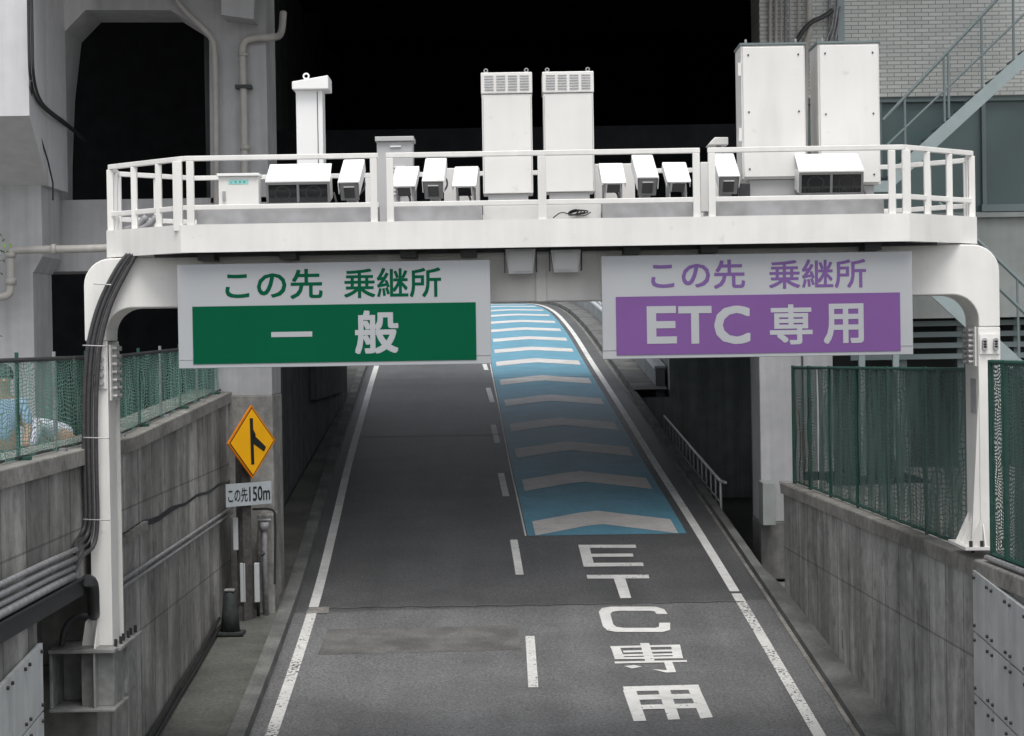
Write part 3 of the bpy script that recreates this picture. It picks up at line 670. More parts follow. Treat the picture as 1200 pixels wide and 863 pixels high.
# ================================================================== BEYOND THE VIADUCT
fb = thing('concrete_barrier', (4, 80, RZ(80)), 'low grey concrete barrier with a white top pipe along the far bend of the road', 'barrier')
yb = [54.7 + i * 2.2 for i in range(30)]
def rib(mb, off, th, h0, h1):
    rows = [[(CX(y) + off, y, RZ(y) + h0), (CX(y) + off, y, RZ(y) + h1), (CX(y) + off + th, y, RZ(y) + h1), (CX(y) + off + th, y, RZ(y) + h0)] for y in yb]
    mb.sheet(rows[::-1]); n = len(mb.v); mb.f.append([n-4, n-3, n-2, n-1])
rbm = MB(); rib(rbm, 4.45, .25, -4.5, .62); rbm.build('wall_face', 'farwall', fb)
MB().tube([(CX(y) + 4.55, y, RZ(y) + .95) for y in yb], .055, 8).build('top_pipe', 'farwhite', fb)
rbm = MB(); rib(rbm, 4.42, .31, .60, .68); rbm.build('coping', 'farwhite', fb)
for i in range(1, 29, 2): MB().cyl((CX(yb[i]) + 4.55, yb[i], RZ(yb[i]) + .6), (CX(yb[i]) + 4.55, yb[i], RZ(yb[i]) + .93), .03, 6).build('pipe_post', 'farwhite', fb)
fw = MB(); rib(fw, 4.78, .3, -4.5, 2.6); tag(fw.build('noise_wall', 'farwall'), 'tall grey concrete wall behind the low barrier on the far bend', 'wall')
fl = MB(); rib(fl, -4.95, .25, -5.5, .35); fl = fl.build('concrete_barrier', 'farwall'); tag(fl, 'low concrete parapet on the left of the road beyond the viaduct', 'barrier')
gr = thing('guard_rail', (-5, 64, RZ(62)), 'white guard rail on the left roadside just beyond the viaduct', 'guard rail')
for h in (.55, .85): MB().tube([(CX(y) - 4.25, y, RZ(y) + h) for y in [55 + i * 2 for i in range(22)]], .045, 8).build('rail', 'farwhite', gr)
for i in range(14): y = 55 + i * 2.8; MB().cyl((CX(y) - 4.25, y, RZ(y) + .1), (CX(y) - 4.25, y, RZ(y) + .9), .04, 8).build('post', 'farwhite', gr)
sb = MB().box(CX(59.5) - 4.75, CX(59.5) - 4.2, 59.2, 59.5, RZ(59.5) + .55, RZ(59.5) + 1.0); tag(sb.build('junction_box', 'farwhite', bevel=.02), 'small white box beside the far guard rail', 'box')
# pale buildings over the crest
for i, (x0, x1, y, h, lab) in enumerate(((-16, -5.2, 150, 14, 'pale office block with window bands standing beyond the crest of the road, left'), (-4.3, 5, 160, 12, 'grey office block with window bands standing beyond the crest of the road, right'))):
    t = thing('office_block', ((x0 + x1) / 2, y, LG), lab, 'building')
    MB().box(x0, x1, y, y + 8, LG - .3, LG + h).build('wall', 'farwall' if i else 'farwhite', t)
    for r_ in range(4):
        wm = MB()
        MB().box(x0 + .5, x1 - .5, y - .03, y - .004, LG + 1.5 + r_ * 3, LG + 2.9 + r_ * 3).build('window_band', 'glassband', t)
hr = thing('handrail', (3.95, 46, RZ(46)), 'grey metal handrail with upright bars on the right pavement inside the tunnel', 'handrail')
hy = [38.8 + i * .95 for i in range(16)]
hz = lambda y: E - 2.72 + (y - 38.7) * .05
MB().tube([(3.99, 38.55, hz(38.7) - .01)] + [(3.92, y, hz(y)) for y in hy], .03, 8).build('top_rail', 'rail', hr)
MB().tube([(3.92, y, hz(y) - .42) for y in hy], .018, 6).build('lower_rail', 'rail', hr)
for i, y in enumerate(hy): MB().cyl((3.92, y, hz(y) - .70), (3.92, y, hz(y) - .01), .026 if i == 0 else .017, 6).build('bar', 'rail', hr)
MB().box(3.86, 4.02, 38, 53.9, E - 4.3, E - 3.4).build('plinth', 'void2', hr)

# ================================================================== GANTRY
g = thing('sign_gantry', (0, 20.7, RZ(20.7)), 'white steel sign gantry spanning the ramp with railed equipment deck', 'gantry')
f0, f1 = 20.4, 21.0
def GX(px, py): return X(px, py, f0)
def GZ(px, py): return Z(px, py, f0)
zBot = GZ(150, 361); zTop = E + .905 - .012
xo, xi = GX(99, 380), GX(124, 380); xo2, xi2 = GX(1172, 380), GX(1147, 380)
rO, rI = .27, .26; zs = GZ(110, 400)
def arc(cx, cz, r_, a0, a1, n=8): return [(cx + r_ * math.cos(R(a0 + (a1 - a0) * i / n)), cz + r_ * math.sin(R(a0 + (a1 - a0) * i / n))) for i in range(n + 1)]
zShoulder = GZ(125, 303)
poly = [(xo, zs)] + arc(xo + rO, zShoulder - rO, rO, 180, 90) + [(xo + rO + .05, zShoulder), (xo + .42, zTop)] \
     + [(xo2 - .42, zTop), (xo2 - rO - .05, zShoulder)] + arc(xo2 - rO, zShoulder - rO, rO, 90, 0) + [(xo2, zs), (xi2, zs)] \
     + arc(xi2 - rI, zBot - rI, rI, 0, 90) + arc(xi + rI, zBot - rI, rI, 90, 180) + [(xi, zs)]
MB().prism(poly, f0, f1).build('beam', 'white', g, bevel=.012)
fl_ = MB()
for sx in (xi, xi2): pass
sm_ = MB().box(GX(640, 330) - .1, GX(640, 330) + .0, f0 - .03, f0 - .003, zBot, zTop - .02).box(GX(676, 330) + .22, GX(676, 330) + .3, f0 - .03, f0 - .003, zBot, zTop - .02)
build_split(sm_, 'stiffener', 'white', g)
# left post on its bracket
zP = GZ(115, 757)
MB().box(xo + .02, xi + .01, f0, f0 + .03, zP, zs - .004).box(xo + .09, xi - .07, f0 + .03, f1 - .03, zP, zs - .004).box(xo + .02, xi + .01, f1 - .03, f1, zP, zs - .004).box(xi - .025, xi + .004, f0 + .035, f1 - .2, zP, zs - .3).build('post', 'white', g, bevel=.004)
MB().box(xo2 - .22, xo2 - .0, f0, f1, GZ(1150, 640), zs - .004).build('post', 'white', g, bevel=.008)
# splice plates with bolt heads
def splice(x0, x1, z0, z1, side):
    p = MB().box(x0 + .01, x1 - .01, f0 - .018, f0 - .003, z0, z1).build('splice_plate', 'white', g)
    bm_ = MB()
    for i in range(2):
        for j in range(4): x_ = x0 + .055 + i * (x1 - x0 - .11); z_ = z0 + .06 + j * (z1 - z0 - .12) / 3; bm_.cyl((x_, f0 - .06, z_), (x_, f0 - .018, z_), .024, 8)
    build_split(bm_, 'bolt', 'steel', p)
    xs_ = x1 if side > 0 else x0
    q = MB().box(xs_ + side * .003, xs_ + side * .02, f0 + .06, f1 - .08, z0 - .12, z1 + .08).build('splice_plate', 'white', g)
    bm_ = MB()
    for i in range(2):
        for j in range(7): bm_.cyl((xs_ + side * .02, f0 + .16 + i * .25, z0 - .08 + j * (z1 - z0 + .12) / 6), (xs_ + side * .065, f0 + .16 + i * .25, z0 - .08 + j * (z1 - z0 + .12) / 6), .024, 8)
    build_split(bm_, 'bolt', 'steel', q)
splice(xo + .02, xi + .01, GZ(110, 456), GZ(110, 414), 1); splice(xo2 - .22, xo2, GZ(1160, 415), GZ(1160, 392), -1)
# right foot: base plate, gussets, tapered web
zF = GZ(1150, 640)
bp = MB().box(xo2 - .40, xo2 + .06, f0 - .12, f1 + .1, zF - .03, zF); bp.build('base_plate', 'white', g)
gs = MB()
for i in range(4):
    y = f0 - .08 + i * .2; gs.prism([(xo2 - .36, zF), (xo2 - .222, zF), (xo2 - .222, zF + .30)], y, y + .015)
for i in range(3):
    x_ = xo2 - .2 + i * .08; gs.add([(x_, f0 - .1, zF), (x_, f0 - .003, zF), (x_, f0 - .003, zF + .22), (x_ + .012, f0 - .1, zF), (x_ + .012, f0 - .003, zF), (x_ + .012, f0 - .003, zF + .22)], [[0, 1, 2], [5, 4, 3], [0, 3, 4, 1], [1, 4, 5, 2], [2, 5, 3, 0]])
gs.prism([(xo2 - .31, zF), (xo2 - .222, zF), (xo2 - .222, zF + 1.5)], f0 + .01, f0 + .05)
gs.build('gusset', 'white', g)
bt = MB()
for i in range(4): bt.cyl((xo2 - .34 + i * .11, f0 - .09, zF), (xo2 - .34 + i * .11, f0 - .09, zF + .06), .018, 6)
build_split(bt, 'anchor_bolt', 'dark', g)
MB().box(xo2 - .225, xo2 - .221 + .0, f0 + .1, f0 + .35, E - .8, E - .45).build('hand_hole_cover', 'channel', g)
# left bracket in the wall recess
zb1_ = zP; zb2_ = GZ(115, 826); bx0, bx1 = X(58, 800, 20.2), X(136, 800, 20.2)
br = MB().box(bx0, bx1, 20.15, 20.86, zb1_ - .04, zb1_ - .003).box(bx1, bx1 + .04, 20.3, 21.5, zb1_ - .04, zb1_ - .003).box(bx0, bx1, 20.15, 20.86, zb2_ - .03, zb2_).box(bx0, bx0 + .03, 20.2, 20.86, zb2_, zb1_ - .04)
br.box(X(95, 800, 20.3), X(133, 800, 20.3), 20.32, 20.86, zb2_, zb1_ - .04).box(X(110, 800, 20.2), X(110, 800, 20.2) + .02, 20.17, 20.32, zb2_, zb1_ - .04).box(bx0 + .03, X(95, 800, 20.3), 20.7, 20.75, zb2_, zb1_ - .04)
br.box(LWX + .003, bx1 - .02, 20.87, 21.45, zb2_ + .03, zb1_ - .04)
br.build('wall_bracket', 'weathered', g, bevel=.006)
gs = MB()
for x_ in (X(112, 740, 20.3),): gs.add([(x_, 20.2, zP), (x_, 20.397, zP), (x_, 20.397, zP + .28), (x_ + .014, 20.2, zP), (x_ + .014, 20.397, zP), (x_ + .014, 20.397, zP + .28)], [[0, 1, 2], [5, 4, 3], [0, 3, 4, 1], [1, 4, 5, 2], [2, 5, 3, 0]])
gs.prism([(xo - .09, zP), (xo + .018, zP), (xo + .018, zP + .30), (xo - .05, zP + .24)], f0 + .02, f0 + .035); gs.build('gusset', 'white', g)
bt = MB()
for i in range(6): bt.cyl((xi + .05 + .012 * (i % 2), 20.35 + i * .2, zP - .003), (xi + .05 + .012 * (i % 2), 20.35 + i * .2, zP + .07), .018, 6)
build_split(bt, 'anchor_bolt', 'dark', g)
# deck
dF = 19.8
zd0, zd1 = E + .905, E + 1.175
def FXp(px): return (px - 600) / (FPX / dF) + .0
oct_ = [(X(212, 290, 19.8), 19.8), (X(1066, 275, 19.8), 19.8), (X(1145, 275, 20.6), 20.6), (X(1137, 275, 21.5), 21.5), (X(1048, 275, 22.2), 22.2), (X(225, 290, 22.2), 22.2), (X(136, 290, 21.5), 21.5), (X(125, 290, 20.6), 20.6)]
n8 = len(oct_)
cxo = sum(p[0] for p in oct_) / n8; cyo = 21.0
def inset(p, t): return (p[0] + (t if p[0] < 0 else -t), p[1] + (t if p[1] < cyo else -t))
for i in range(n8):
    a, b = oct_[i], oct_[(i + 1) % n8]; a2, b2 = inset(a, .08), inset(b, .08)
    MB().prismz([a, b, b2, a2], zd0, zd1).build('fascia', 'white', g)
MB().prismz([inset(p, .081) for p in oct_], zd0 + .04, zd0 + .09).build('deck_plate', 'channel', g)
# joists below the deck
for y in (20.15, 21.2, 21.9): MB().box(-3.5, 4.2, y, y + .08, zd0 - .03, zd0 + .03).build('joist', 'dark', g)
for px in (235, 330, 470, 540, 730, 820, 1010): MB().box(X(px, 300, 20.2), X(px, 300, 20.2) + .16, 20.0, 20.38, zd0 - .07, zd0 - .003).build('hanger_bracket', 'dark', g)
MB().box(X(440, 300, 20), X(700, 300, 20), 20.3, 20.398, zd0 - .05, zd0 - .003).build('cable_tray', 'white', g)
# railing
zR = E + 1.79; zM = E + 1.315
loop = [(p[0], p[1]) for p in [inset(q, .04) for q in oct_]]
def rail_seg(a, b, z, name, hw=.022):
    v = (Vector((b[0] - a[0], b[1] - a[1], 0))).normalized(); n_ = Vector((-v.y, v.x, 0)) * hw
    mb = MB(); A_ = Vector((a[0], a[1], z)); B_ = Vector((b[0], b[1], z))
    mb.add([A_ - n_, B_ - n_, B_ + n_, A_ + n_, A_ - n_ + Vector((0, 0, .05)), B_ - n_ + Vector((0, 0, .05)), B_ + n_ + Vector((0, 0, .05)), A_ + n_ + Vector((0, 0, .05))],
           [[0, 3, 2, 1], [4, 5, 6, 7], [0, 1, 5, 4], [1, 2, 6, 5], [2, 3, 7, 6], [3, 0, 4, 7]])
    mb.build(name, 'white', g, bevel=.006)
fr_y = loop[0][1]
def lerp(a, b, t): return (a[0] + (b[0] - a[0]) * t, a[1] + (b[1] - a[1]) * t)
brk = [X(443, 180, fr_y), X(452, 180, fr_y), X(820, 180, fr_y), X(829, 180, fr_y)]
segs = [(loop[0], (brk[0], fr_y)), ((brk[1], fr_y), (brk[2], fr_y)), ((brk[3], fr_y), loop[1])]
for a, b in segs: rail_seg(a, b, zR, 'top_rail'); rail_seg(a, b, zM, 'mid_rail', .014)
for i in range(1, n8): rail_seg(loop[i], loop[(i + 1) % n8], zR, 'top_rail'); rail_seg(loop[i], loop[(i + 1) % n8], zM, 'mid_rail', .014)
def rpost(x, y, w2=.036): MB().box(x - w2, x + w2, y - .025, y + .025, zd1 - .06, zR - .002).build('railing_post', 'white', g, bevel=.005)
for px, w2 in ((208, .045), (223, .036), (438, .034), (457, .034), (635, .04), (816, .034), (834, .034), (1045, .034), (1062, .04)): rpost(X(px, 210, fr_y), fr_y, w2)
for i in (1, 7):
    for t in (.33, .66): q = lerp(loop[i], loop[(i + 1) % n8], t); rpost(q[0], q[1], .03)
for i in (2, 6):
    for t in (0, .5, 1): q = lerp(loop[i], loop[(i + 1) % n8], t); rpost(q[0], q[1], .032)
for i in (3, 5): q = lerp(loop[i], loop[(i + 1) % n8], .5); rpost(q[0], q[1], .03)
for t in [.12, .25, .38, .5, .62, .75, .88]: q = lerp(loop[4], loop[5], t); rpost(q[0], q[1], .03)
# equipment channel behind the railing
ey = 20.02
ch = MB()
for a, b in ((230, 443), (457, 565), (706, 812), (838, 1036)): ch.box(X(a, 240, ey), X(b, 240, ey), ey, ey + .25, E + 1.02, Z(600, 237, ey))
build_split(ch, 'equipment_channel', 'channel', g, bevel=.006)
MB().box(X(566, 240, ey + .1), X(704, 240, ey + .1), ey + .12, ey + .2, E + 1.02, Z(600, 239, ey)).box(X(590, 240, ey), X(592, 240, ey), ey + .10, ey + .12, E + 1.02, Z(600, 240, ey)).box(X(676, 240, ey), X(678, 240, ey), ey + .10, ey + .12, E + 1.02, Z(600, 240, ey)).build('back_plate', 'cab', g)
chz = Z(600, 237, ey)

# ------------------------------------------------------------------ hanging signs
def sign(label, tl, tr, bl, br2, band, ban_m, txt_m, rows, name):
    sy = 19.93; x0, x1 = (X(tl[0], tl[1], sy) + X(bl[0], bl[1], sy)) / 2, (X(tr[0], tr[1], sy) + X(br2[0], br2[1], sy)) / 2
    z0, z1 = (Z(*bl, sy) + Z(*br2, sy)) / 2, (Z(*tl, sy) + Z(*tr, sy)) / 2
    t = thing(name, ((x0 + x1) / 2, sy + .03, z0), label, 'road sign', 'guide signs hanging from the gantry')
    bo = MB().box(x0, x1, sy, sy + .06, z0, z1).build('board', 'board', t, bevel=.006)
    MB().box(x0 + .005, x1 - .005, sy - .004, sy - .001, z0 + .085, z0 + .091).build('seam', 'channel', bo)
    bb = MB().box(*band[:2], sy - .006, sy - .0015, *band[2:]).build('colour_panel', ban_m, t)
    for body, a, b, zl_, zh_, m_, bold in rows:
        mb = MB(); put_text(mb, body, a, b, zl_, zh_, sy - (.0075 if m_ == 'board' else .0015), bold); mb.build('lettering', m_, t)
    for px_ in (x0 + .5, x1 - .5): MB().box(px_, px_ + .12, sy + .06, 20.39, z1 - .35, z1 - .15).build('hanger', 'dark', t)
    return t
sy = 19.93
SX = lambda px, py: X(px, py, sy)
SZ = lambda px, py: Z(px, py, sy)
def row(body, pxa, pxb, pyt, pyb, m_, bold):
    pm = (pxa + pxb) / 2; return (body, SX(pxa, (pyt + pyb) / 2), SX(pxb, (pyt + pyb) / 2), SZ(pm, pyb), SZ(pm, pyt), m_, bold)
sign('grey board with green panel reading 一般, hanging left under the gantry', (206, 312), (574, 303), (211, 433), (576, 426),
     (SX(226, 390), SX(558, 390), SZ(392, 424.5), SZ(392, 357)), 'green', 'greentext',
     [row('この先', 264, 378, 316, 351, 'greentext', .034), row('乗継所', 403, 517, 314, 349, 'greentext', .028), row('一', 318, 366, 389, 395, 'board', .03), row('般', 416, 467, 364, 415, 'board', .05)], 'guide_sign')
sign('grey board with purple panel reading ETC 専用, hanging right under the gantry', (704, 301), (1068, 294), (707, 422), (1071, 415),
     (SX(722, 380), SX(1055, 380), SZ(888, 414), SZ(888, 345.5)), 'purple', 'purpletext',
     [row('この先', 763, 873, 305, 339, 'purpletext', .034), row('乗継所', 901, 1015, 304, 338, 'purpletext', .028), row('E', 758, 793, 359, 403, 'board', .07), row('T', 795, 834, 359, 403, 'board', .07), row('C', 837, 879, 358.5, 403.5, 'board', .07), row('専', 902, 952, 357, 404, 'board', .045), row('用', 965, 1012, 356, 403, 'board', .05)], 'guide_sign')
# floodlights under the deck
for (pa, pb, yt, yb_, lab) in ((592, 628, 291, 321, 'floodlight under the deck, beside the green sign'), (645, 681, 293, 320, 'floodlight under the deck, beside the purple sign')):
    fy = 20.05; t = thing('floodlight', (X((pa + pb) / 2, yt, fy), fy + .12, Z(640, yt, fy)), 'grey trapezoid ' + lab, 'floodlight', 'floodlights under the deck')
    xa, xb_ = X(pa, 300, fy), X(pb, 300, fy); zt2, zb2 = Z(640, yt, fy), Z(640, yb_, fy)
    MB().prism([(xa, zt2), (xb_, zt2), (xb_ - .03, zb2), (xa + .03, zb2)], fy, fy + .24).build('housing', 'channel', t, bevel=.008)
    MB().box(xa - .012, xa + .0, fy + .04, fy + .2, zb2 + .02, zt2 + .02).box(xb_, xb_ + .012, fy + .04, fy + .2, zb2 + .02, zt2 + .02).box(xa - .012, xb_ + .012, fy + .04, fy + .2, zt2 + .003, zt2 + .02).build('yoke', 'dark', t)
    MB().box(xa + .04, xb_ - .04, fy - .006, fy - .001, zb2 + .03, zt2 - .03).build('lens', 'greycab', t)
# ------------------------------------------------------------------ deck equipment
def dbase(px, py, d): q = at(px, py, d); return (q.x, d, E + .996)
def RX(a): return Matrix.Rotation(R(a), 4, 'X')
def cam_unit(loc, label):
    t = thing('camera_housing', loc, label, 'camera', 'camera housings on the gantry deck')
    L0 = Vector(loc); zc_ = chz + .235
    T = Matrix.Translation((L0.x, L0.y, zc_ + .045)) @ RX(31)
    MB().box(-.085, .085, -.24, .22, -.10, .07, T=T).build('body', 'cab', t, bevel=.012)
    MB().add([(-.1, -.262, .085), (.1, -.262, .085), (.1, .24, .085), (-.1, .24, .085), (-.1, -.262, .097), (.1, -.262, .097), (.1, .24, .097), (-.1, .24, .097)],
             [[0, 3, 2, 1], [4, 5, 6, 7], [0, 1, 5, 4], [1, 2, 6, 5], [2, 3, 7, 6], [3, 0, 4, 7]], T).box(-.106, -.1, -.27, .23, -.03, .097, T=T).box(.1, .106, -.27, .23, -.03, .097, T=T).build('sunshield', 'shield', t)
    MB().box(-.092, .092, -.256, -.24, -.112, .073, T=T).build('bezel', 'bezel', t, bevel=.01)
    MB().box(-.052, .052, -.262, -.2565, -.08, .028, T=T).build('window', 'glass', t)
    MB().box(-.052, .052, -.266, -.2565, .038, .046, T=T).build('wiper', 'shield', t)
    MB().box(L0.x - .05, L0.x + .05, L0.y - .06, L0.y + .06, L0.z, zc_ - .05).box(L0.x - .07, L0.x + .07, L0.y - .04, L0.y + .06, zc_ - .08, zc_ - .05).build('mount', 'steel', t, bevel=.006)
    MB().tube([(L0.x + .07, L0.y + .1, zc_ + .1), (L0.x + .13, L0.y + .08, zc_ - .02), (L0.x + .06, L0.y, zc_ - .12)], .01, 6, smooth=2).build('cable', 'cable', t)
    return t
def small_unit(loc, label):
    t = thing('sensor_unit', loc, label, 'sensor', 'small sensors with white visors on the gantry deck')
    L0 = Vector(loc); T = Matrix.Translation((L0.x, L0.y, chz + .235)) @ RX(38)
    MB().box(-.115, .115, -.17, .18, .06, .072, T=T).box(-.119, -.115, -.16, .17, -.0, .072, T=T).box(.115, .119, -.16, .17, -.0, .072, T=T).build('visor', 'shield', t)
    MB().box(-.075, .075, -.16, .14, -.06, .055, T=T).build('body', 'cab', t, bevel=.01)
    MB().box(-.065, .065, -.168, -.161, -.05, .045, T=T).build('window', 'glass', t)
    MB().box(L0.x - .09, L0.x - .075, L0.y - .1, L0.y + .08, L0.z, chz + .18).box(L0.x + .075, L0.x + .09, L0.y - .1, L0.y + .08, L0.z, chz + .18).build('bracket', 'steel', t)
    MB().tube([(L0.x + .02, L0.y - .04, chz + .12), (L0.x + .06, L0.y - .1, chz + .06), (L0.x + .03, L0.y - .06, chz - .05)], .011, 6, smooth=2).build('cable', 'cable', t)
    return t
def twin(loc, label):
    t = thing('twin_illuminator', loc, label, 'lamp', 'twin lamp units on the gantry deck')
    L0 = Vector(loc); T = Matrix.Translation((L0.x, L0.y, chz + .185)) @ RX(12)
    MB().box(-.31, .31, -.15, .22, -.12, .09, T=T).build('body', 'cab', t, bevel=.012)
    MB().add([(-.32, -.17, .10), (.32, -.17, .10), (.31, .22, .22), (-.31, .22, .22), (-.32, -.17, .112), (.32, -.17, .112), (.31, .22, .232), (-.31, .22, .232)],
             [[0, 3, 2, 1], [4, 5, 6, 7], [0, 1, 5, 4], [1, 2, 6, 5], [2, 3, 7, 6], [3, 0, 4, 7]], T).build('sunshield', 'shield', t)
    fr2 = MB()
    for a, b in ((-.315, -.292), (-.012, .012), (.292, .315)): fr2.box(a, b, -.172, -.151, -.125, .095, T=T)
    fr2.box(-.292, -.012, -.172, -.151, .075, .095, T=T).box(.012, .292, -.172, -.151, .075, .095, T=T).box(-.292, -.012, -.172, -.151, -.125, -.105, T=T).box(.012, .292, -.172, -.151, -.125, -.105, T=T)
    fr2.build('front_frame', 'bezel', t)
    for a, b in ((-.29, -.014), (.014, .29)):
        p_ = MB().box(a, b, -.16, -.152, -.104, .074, T=T).build('glass_pane', 'glass', t)
        ring = MB(); cx_ = (a + b) / 2
        for k in range(20):
            a0 = 2 * math.pi * k / 20; a1 = 2 * math.pi * (k + 1) / 20
            ring.add([(cx_ + .085 * math.cos(a0), -.1615, -.01 + .075 * math.sin(a0)), (cx_ + .085 * math.cos(a1), -.1615, -.01 + .075 * math.sin(a1)), (cx_ + .07 * math.cos(a1), -.1615, -.01 + .06 * math.sin(a1)), (cx_ + .07 * math.cos(a0), -.1615, -.01 + .06 * math.sin(a0))], [[0, 1, 2, 3]], T)
        for k in range(7): ring.box(a + .03 + k * .033, a + .042 + k * .033, -.1625, -.1605, -.095, -.08 + (k % 3) * .012, T=T)
        ring.build('reflector', 'lamp', p_)
    MB().box(L0.x - .22, L0.x + .22, L0.y - .05, L0.y + .1, chz - .06, chz + .01).box(L0.x - .05, L0.x + .05, L0.y - .05, L0.y + .05, L0.z, chz - .06).build('mount', 'steel', t)
    MB().tube([(L0.x + .33, L0.y + .1, chz + .16), (L0.x + .38, L0.y, chz + .0), (L0.x + .3, L0.y, chz - .1)], .011, 6, smooth=2).build('cable', 'cable', t)
    return t
cy_ = 20.38
tw = twin(dbase(351, 215, 20.45), 'wide twin-lamp unit with white hood near the left end of the gantry deck')
dup(tw, dbase(971, 200, 20.25), 'wide twin-lamp unit with white hood in front of the rightmost tall cabinet')
c1 = cam_unit(dbase(413, 215, cy_), 'white camera housing right beside the left twin-lamp unit')
c1.rotation_euler = (0, 0, R(-4))
dup(c1, dbase(510, 215, cy_), 'white camera housing between two small sensors, left of the louvred white cabinets', R(-3))
dup(c1, dbase(755, 205, cy_), 'white camera housing between two small sensors, right of the louvred white cabinets', R(4))
dup(c1, dbase(850, 205, cy_), 'white camera housing just left of the broad cabinets at the right of the deck', R(2))
s1 = small_unit(dbase(476, 215, cy_), 'small sensor with white visor in front of the grey louvred cabinet')
s1.rotation_euler = (0, 0, R(-7))
dup(s1, dbase(546, 215, cy_ + .1), 'small sensor with white visor touching the left louvred white cabinet', R(-5))
dup(s1, dbase(717, 208, cy_), 'small sensor with white visor just right of the pair of louvred white cabinets', R(4))
dup(s1, dbase(792, 208, cy_), 'small sensor with white visor right of the middle-right camera housing', R(6))
# tall louvred cabinets
def tallcab(pa, pb, yt, yb_, d, label):
    q0, q1 = at(pa, yt, d), at(pb, yb_, d); x0, x1 = q0.x, q1.x; zt2 = Z((pa + pb) / 2, yt, d); z0 = Z((pa + pb) / 2, yb_, d)
    t = thing('louvred_cabinet', ((x0 + x1) / 2, d + .25, E + .996), label, 'cabinet', 'louvred white cabinets on the gantry deck')
    zs_ = zt2 - (zt2 - z0) * .175
    MB().box(x0, x1, d, d + .42, z0, zs_ - .006).build('body', 'cab', t, bevel=.008)
    h = MB().box(x0 - .006, x1 + .006, d - .012, d + .43, zs_, zt2).build('vent_head', 'cab', t, bevel=.008)
    sl = MB(); wd = (x1 - x0)
    for i in range(4):
        for j in range(6):
            xa = x0 + .03 + i * (wd - .03) / 4; zc = zs_ + .035 + j * (zt2 - zs_ - .05) / 6
            sl.box(xa, xa + wd / 4 - .035, d - .020, d - .0125, zc, zc + .009)
    sl.build('louvre', 'channel', h)
    for xe in (x0 + .045, x1 - .05):
        e_ = MB(); e_.tube([(xe + .018 * math.cos(a / 8 * 6.283), d + .05, zt2 + .025 + .018 * math.sin(a / 8 * 6.283)) for a in range(9)], .006, 6); e_.build('lifting_eye', 'steel', h)
    MB().box(x0 + .05, x1 - .05, d + .03, d + .38, E + .996, z0 - .003).build('plinth', 'greycab', t)
    MB().box(x0 + .01, x0 + .015, d - .003, d - .001, z0 + .02, zs_ - .03).box(x1 - .015, x1 - .01, d - .003, d - .001, z0 + .02, zs_ - .03).build('door_seam', 'channel', t)
    return t
tallcab(564, 625, 85, 227, 20.35, 'tall white cabinet with louvred head, left one of the pair at the deck centre')
tallcab(636, 697, 84, 225, 20.35, 'tall white cabinet with louvred head, right one of the pair at the deck centre')
# broad cabinets
def broad(pa, pb, yt, yb_, d, dep, label, hinge):
    x0, x1 = X(pa, 130, d), X(pb, 130, d); pm = (pa + pb) / 2; zt2, z0 = Z(pm, yt, d), Z(pm, yb_, d)
    t = thing('broad_cabinet', ((x0 + x1) / 2, d + dep / 2, E + .996), label, 'cabinet', 'broad white cabinets at the right of the gantry deck')
    MB().box(x0, x1, d, d + dep, z0, zt2).build('body', 'cab', t, bevel=.008)
    dr = MB().box(x0 + .015, x1 - .015, d - .03, d - .003, z0 + .02, zt2 - .02).build('door', 'cab', t, bevel=.006)
    s_ = MB()
    for i in (0, 1):
        for j in range(3): x_ = x0 + .07 + i * (x1 - x0 - .14); z_ = z0 + .1 + j * (zt2 - z0 - .2) / 2; s_.cyl((x_, d - .038, z_), (x_, d - .03, z_), .009, 8)
    s_.build('screw', 'dark', dr)
    if hinge:
        h_ = MB()
        for z_ in (zt2 - .3, zt2 - .95): h_.box(x0 - .03, x0 + .0, d - .01, d + .04, z_, z_ + .13)
        h_.build('hinge', 'cab', t)
    MB().box(x0 - .01, x1 + .01, d - .02, d + dep + .01, zt2 + .001, zt2 + .022).build('roof_sheet', 'stairrail', t)
    for xe in (x0 + .06, x1 - .08): MB().cyl((xe, d + .08, zt2 + .022), (xe, d + .08, zt2 + .07), .012, 8).build('lifting_eye', 'steel', t)
    MB().box(x0 + .08, x1 - .06, d + .04, d + dep - .04, E + .996, z0 - .003).build('plinth', 'greycab', t)
broad(869, 944, 53, 210, 20.45, .5, 'broad white cabinet with hinges on its left side, beside the camera housing', True)
broad(959, 1031, 51, 217, 20.55, .55, 'broad white cabinet with bare grey left side, rightmost on the gantry deck', False)
# thin cabinet with sloping cap
x0, x1 = X(347, 130, 21.2), X(378, 130, 21.2); zt2 = Z(360, 100, 21.2)
t = thing('slim_cabinet', ((x0 + x1) / 2, 21.4, E + .996), 'slim white upright cabinet with sloping cap and lifting ring', 'cabinet')
MB().box(x0, x1, 21.2, 21.5, E + .996, zt2 - .05).build('body', 'shield', t, bevel=.006)
MB().prism([(x0 - .03, zt2 - .05), (x1 + .07, zt2 - .05), (x1 + .07, zt2 + .09), (x0 - .03, zt2 + .03)], 21.12, 21.55).build('cap', 'shield', t, bevel=.008)
MB().box(x1 - .055, x1 - .048, 21.194, 21.199, E + 1.3, zt2 - .07).build('door_seam', 'dark', t)
rg = MB(); rcx = x0 + .1; rg.tube([(rcx + .028 * math.cos(a / 10 * 6.283), 21.3, zt2 + .105 + .028 * math.sin(a / 10 * 6.283)) for a in range(11)], .009, 6); rg.build('lifting_ring', 'shield', t)
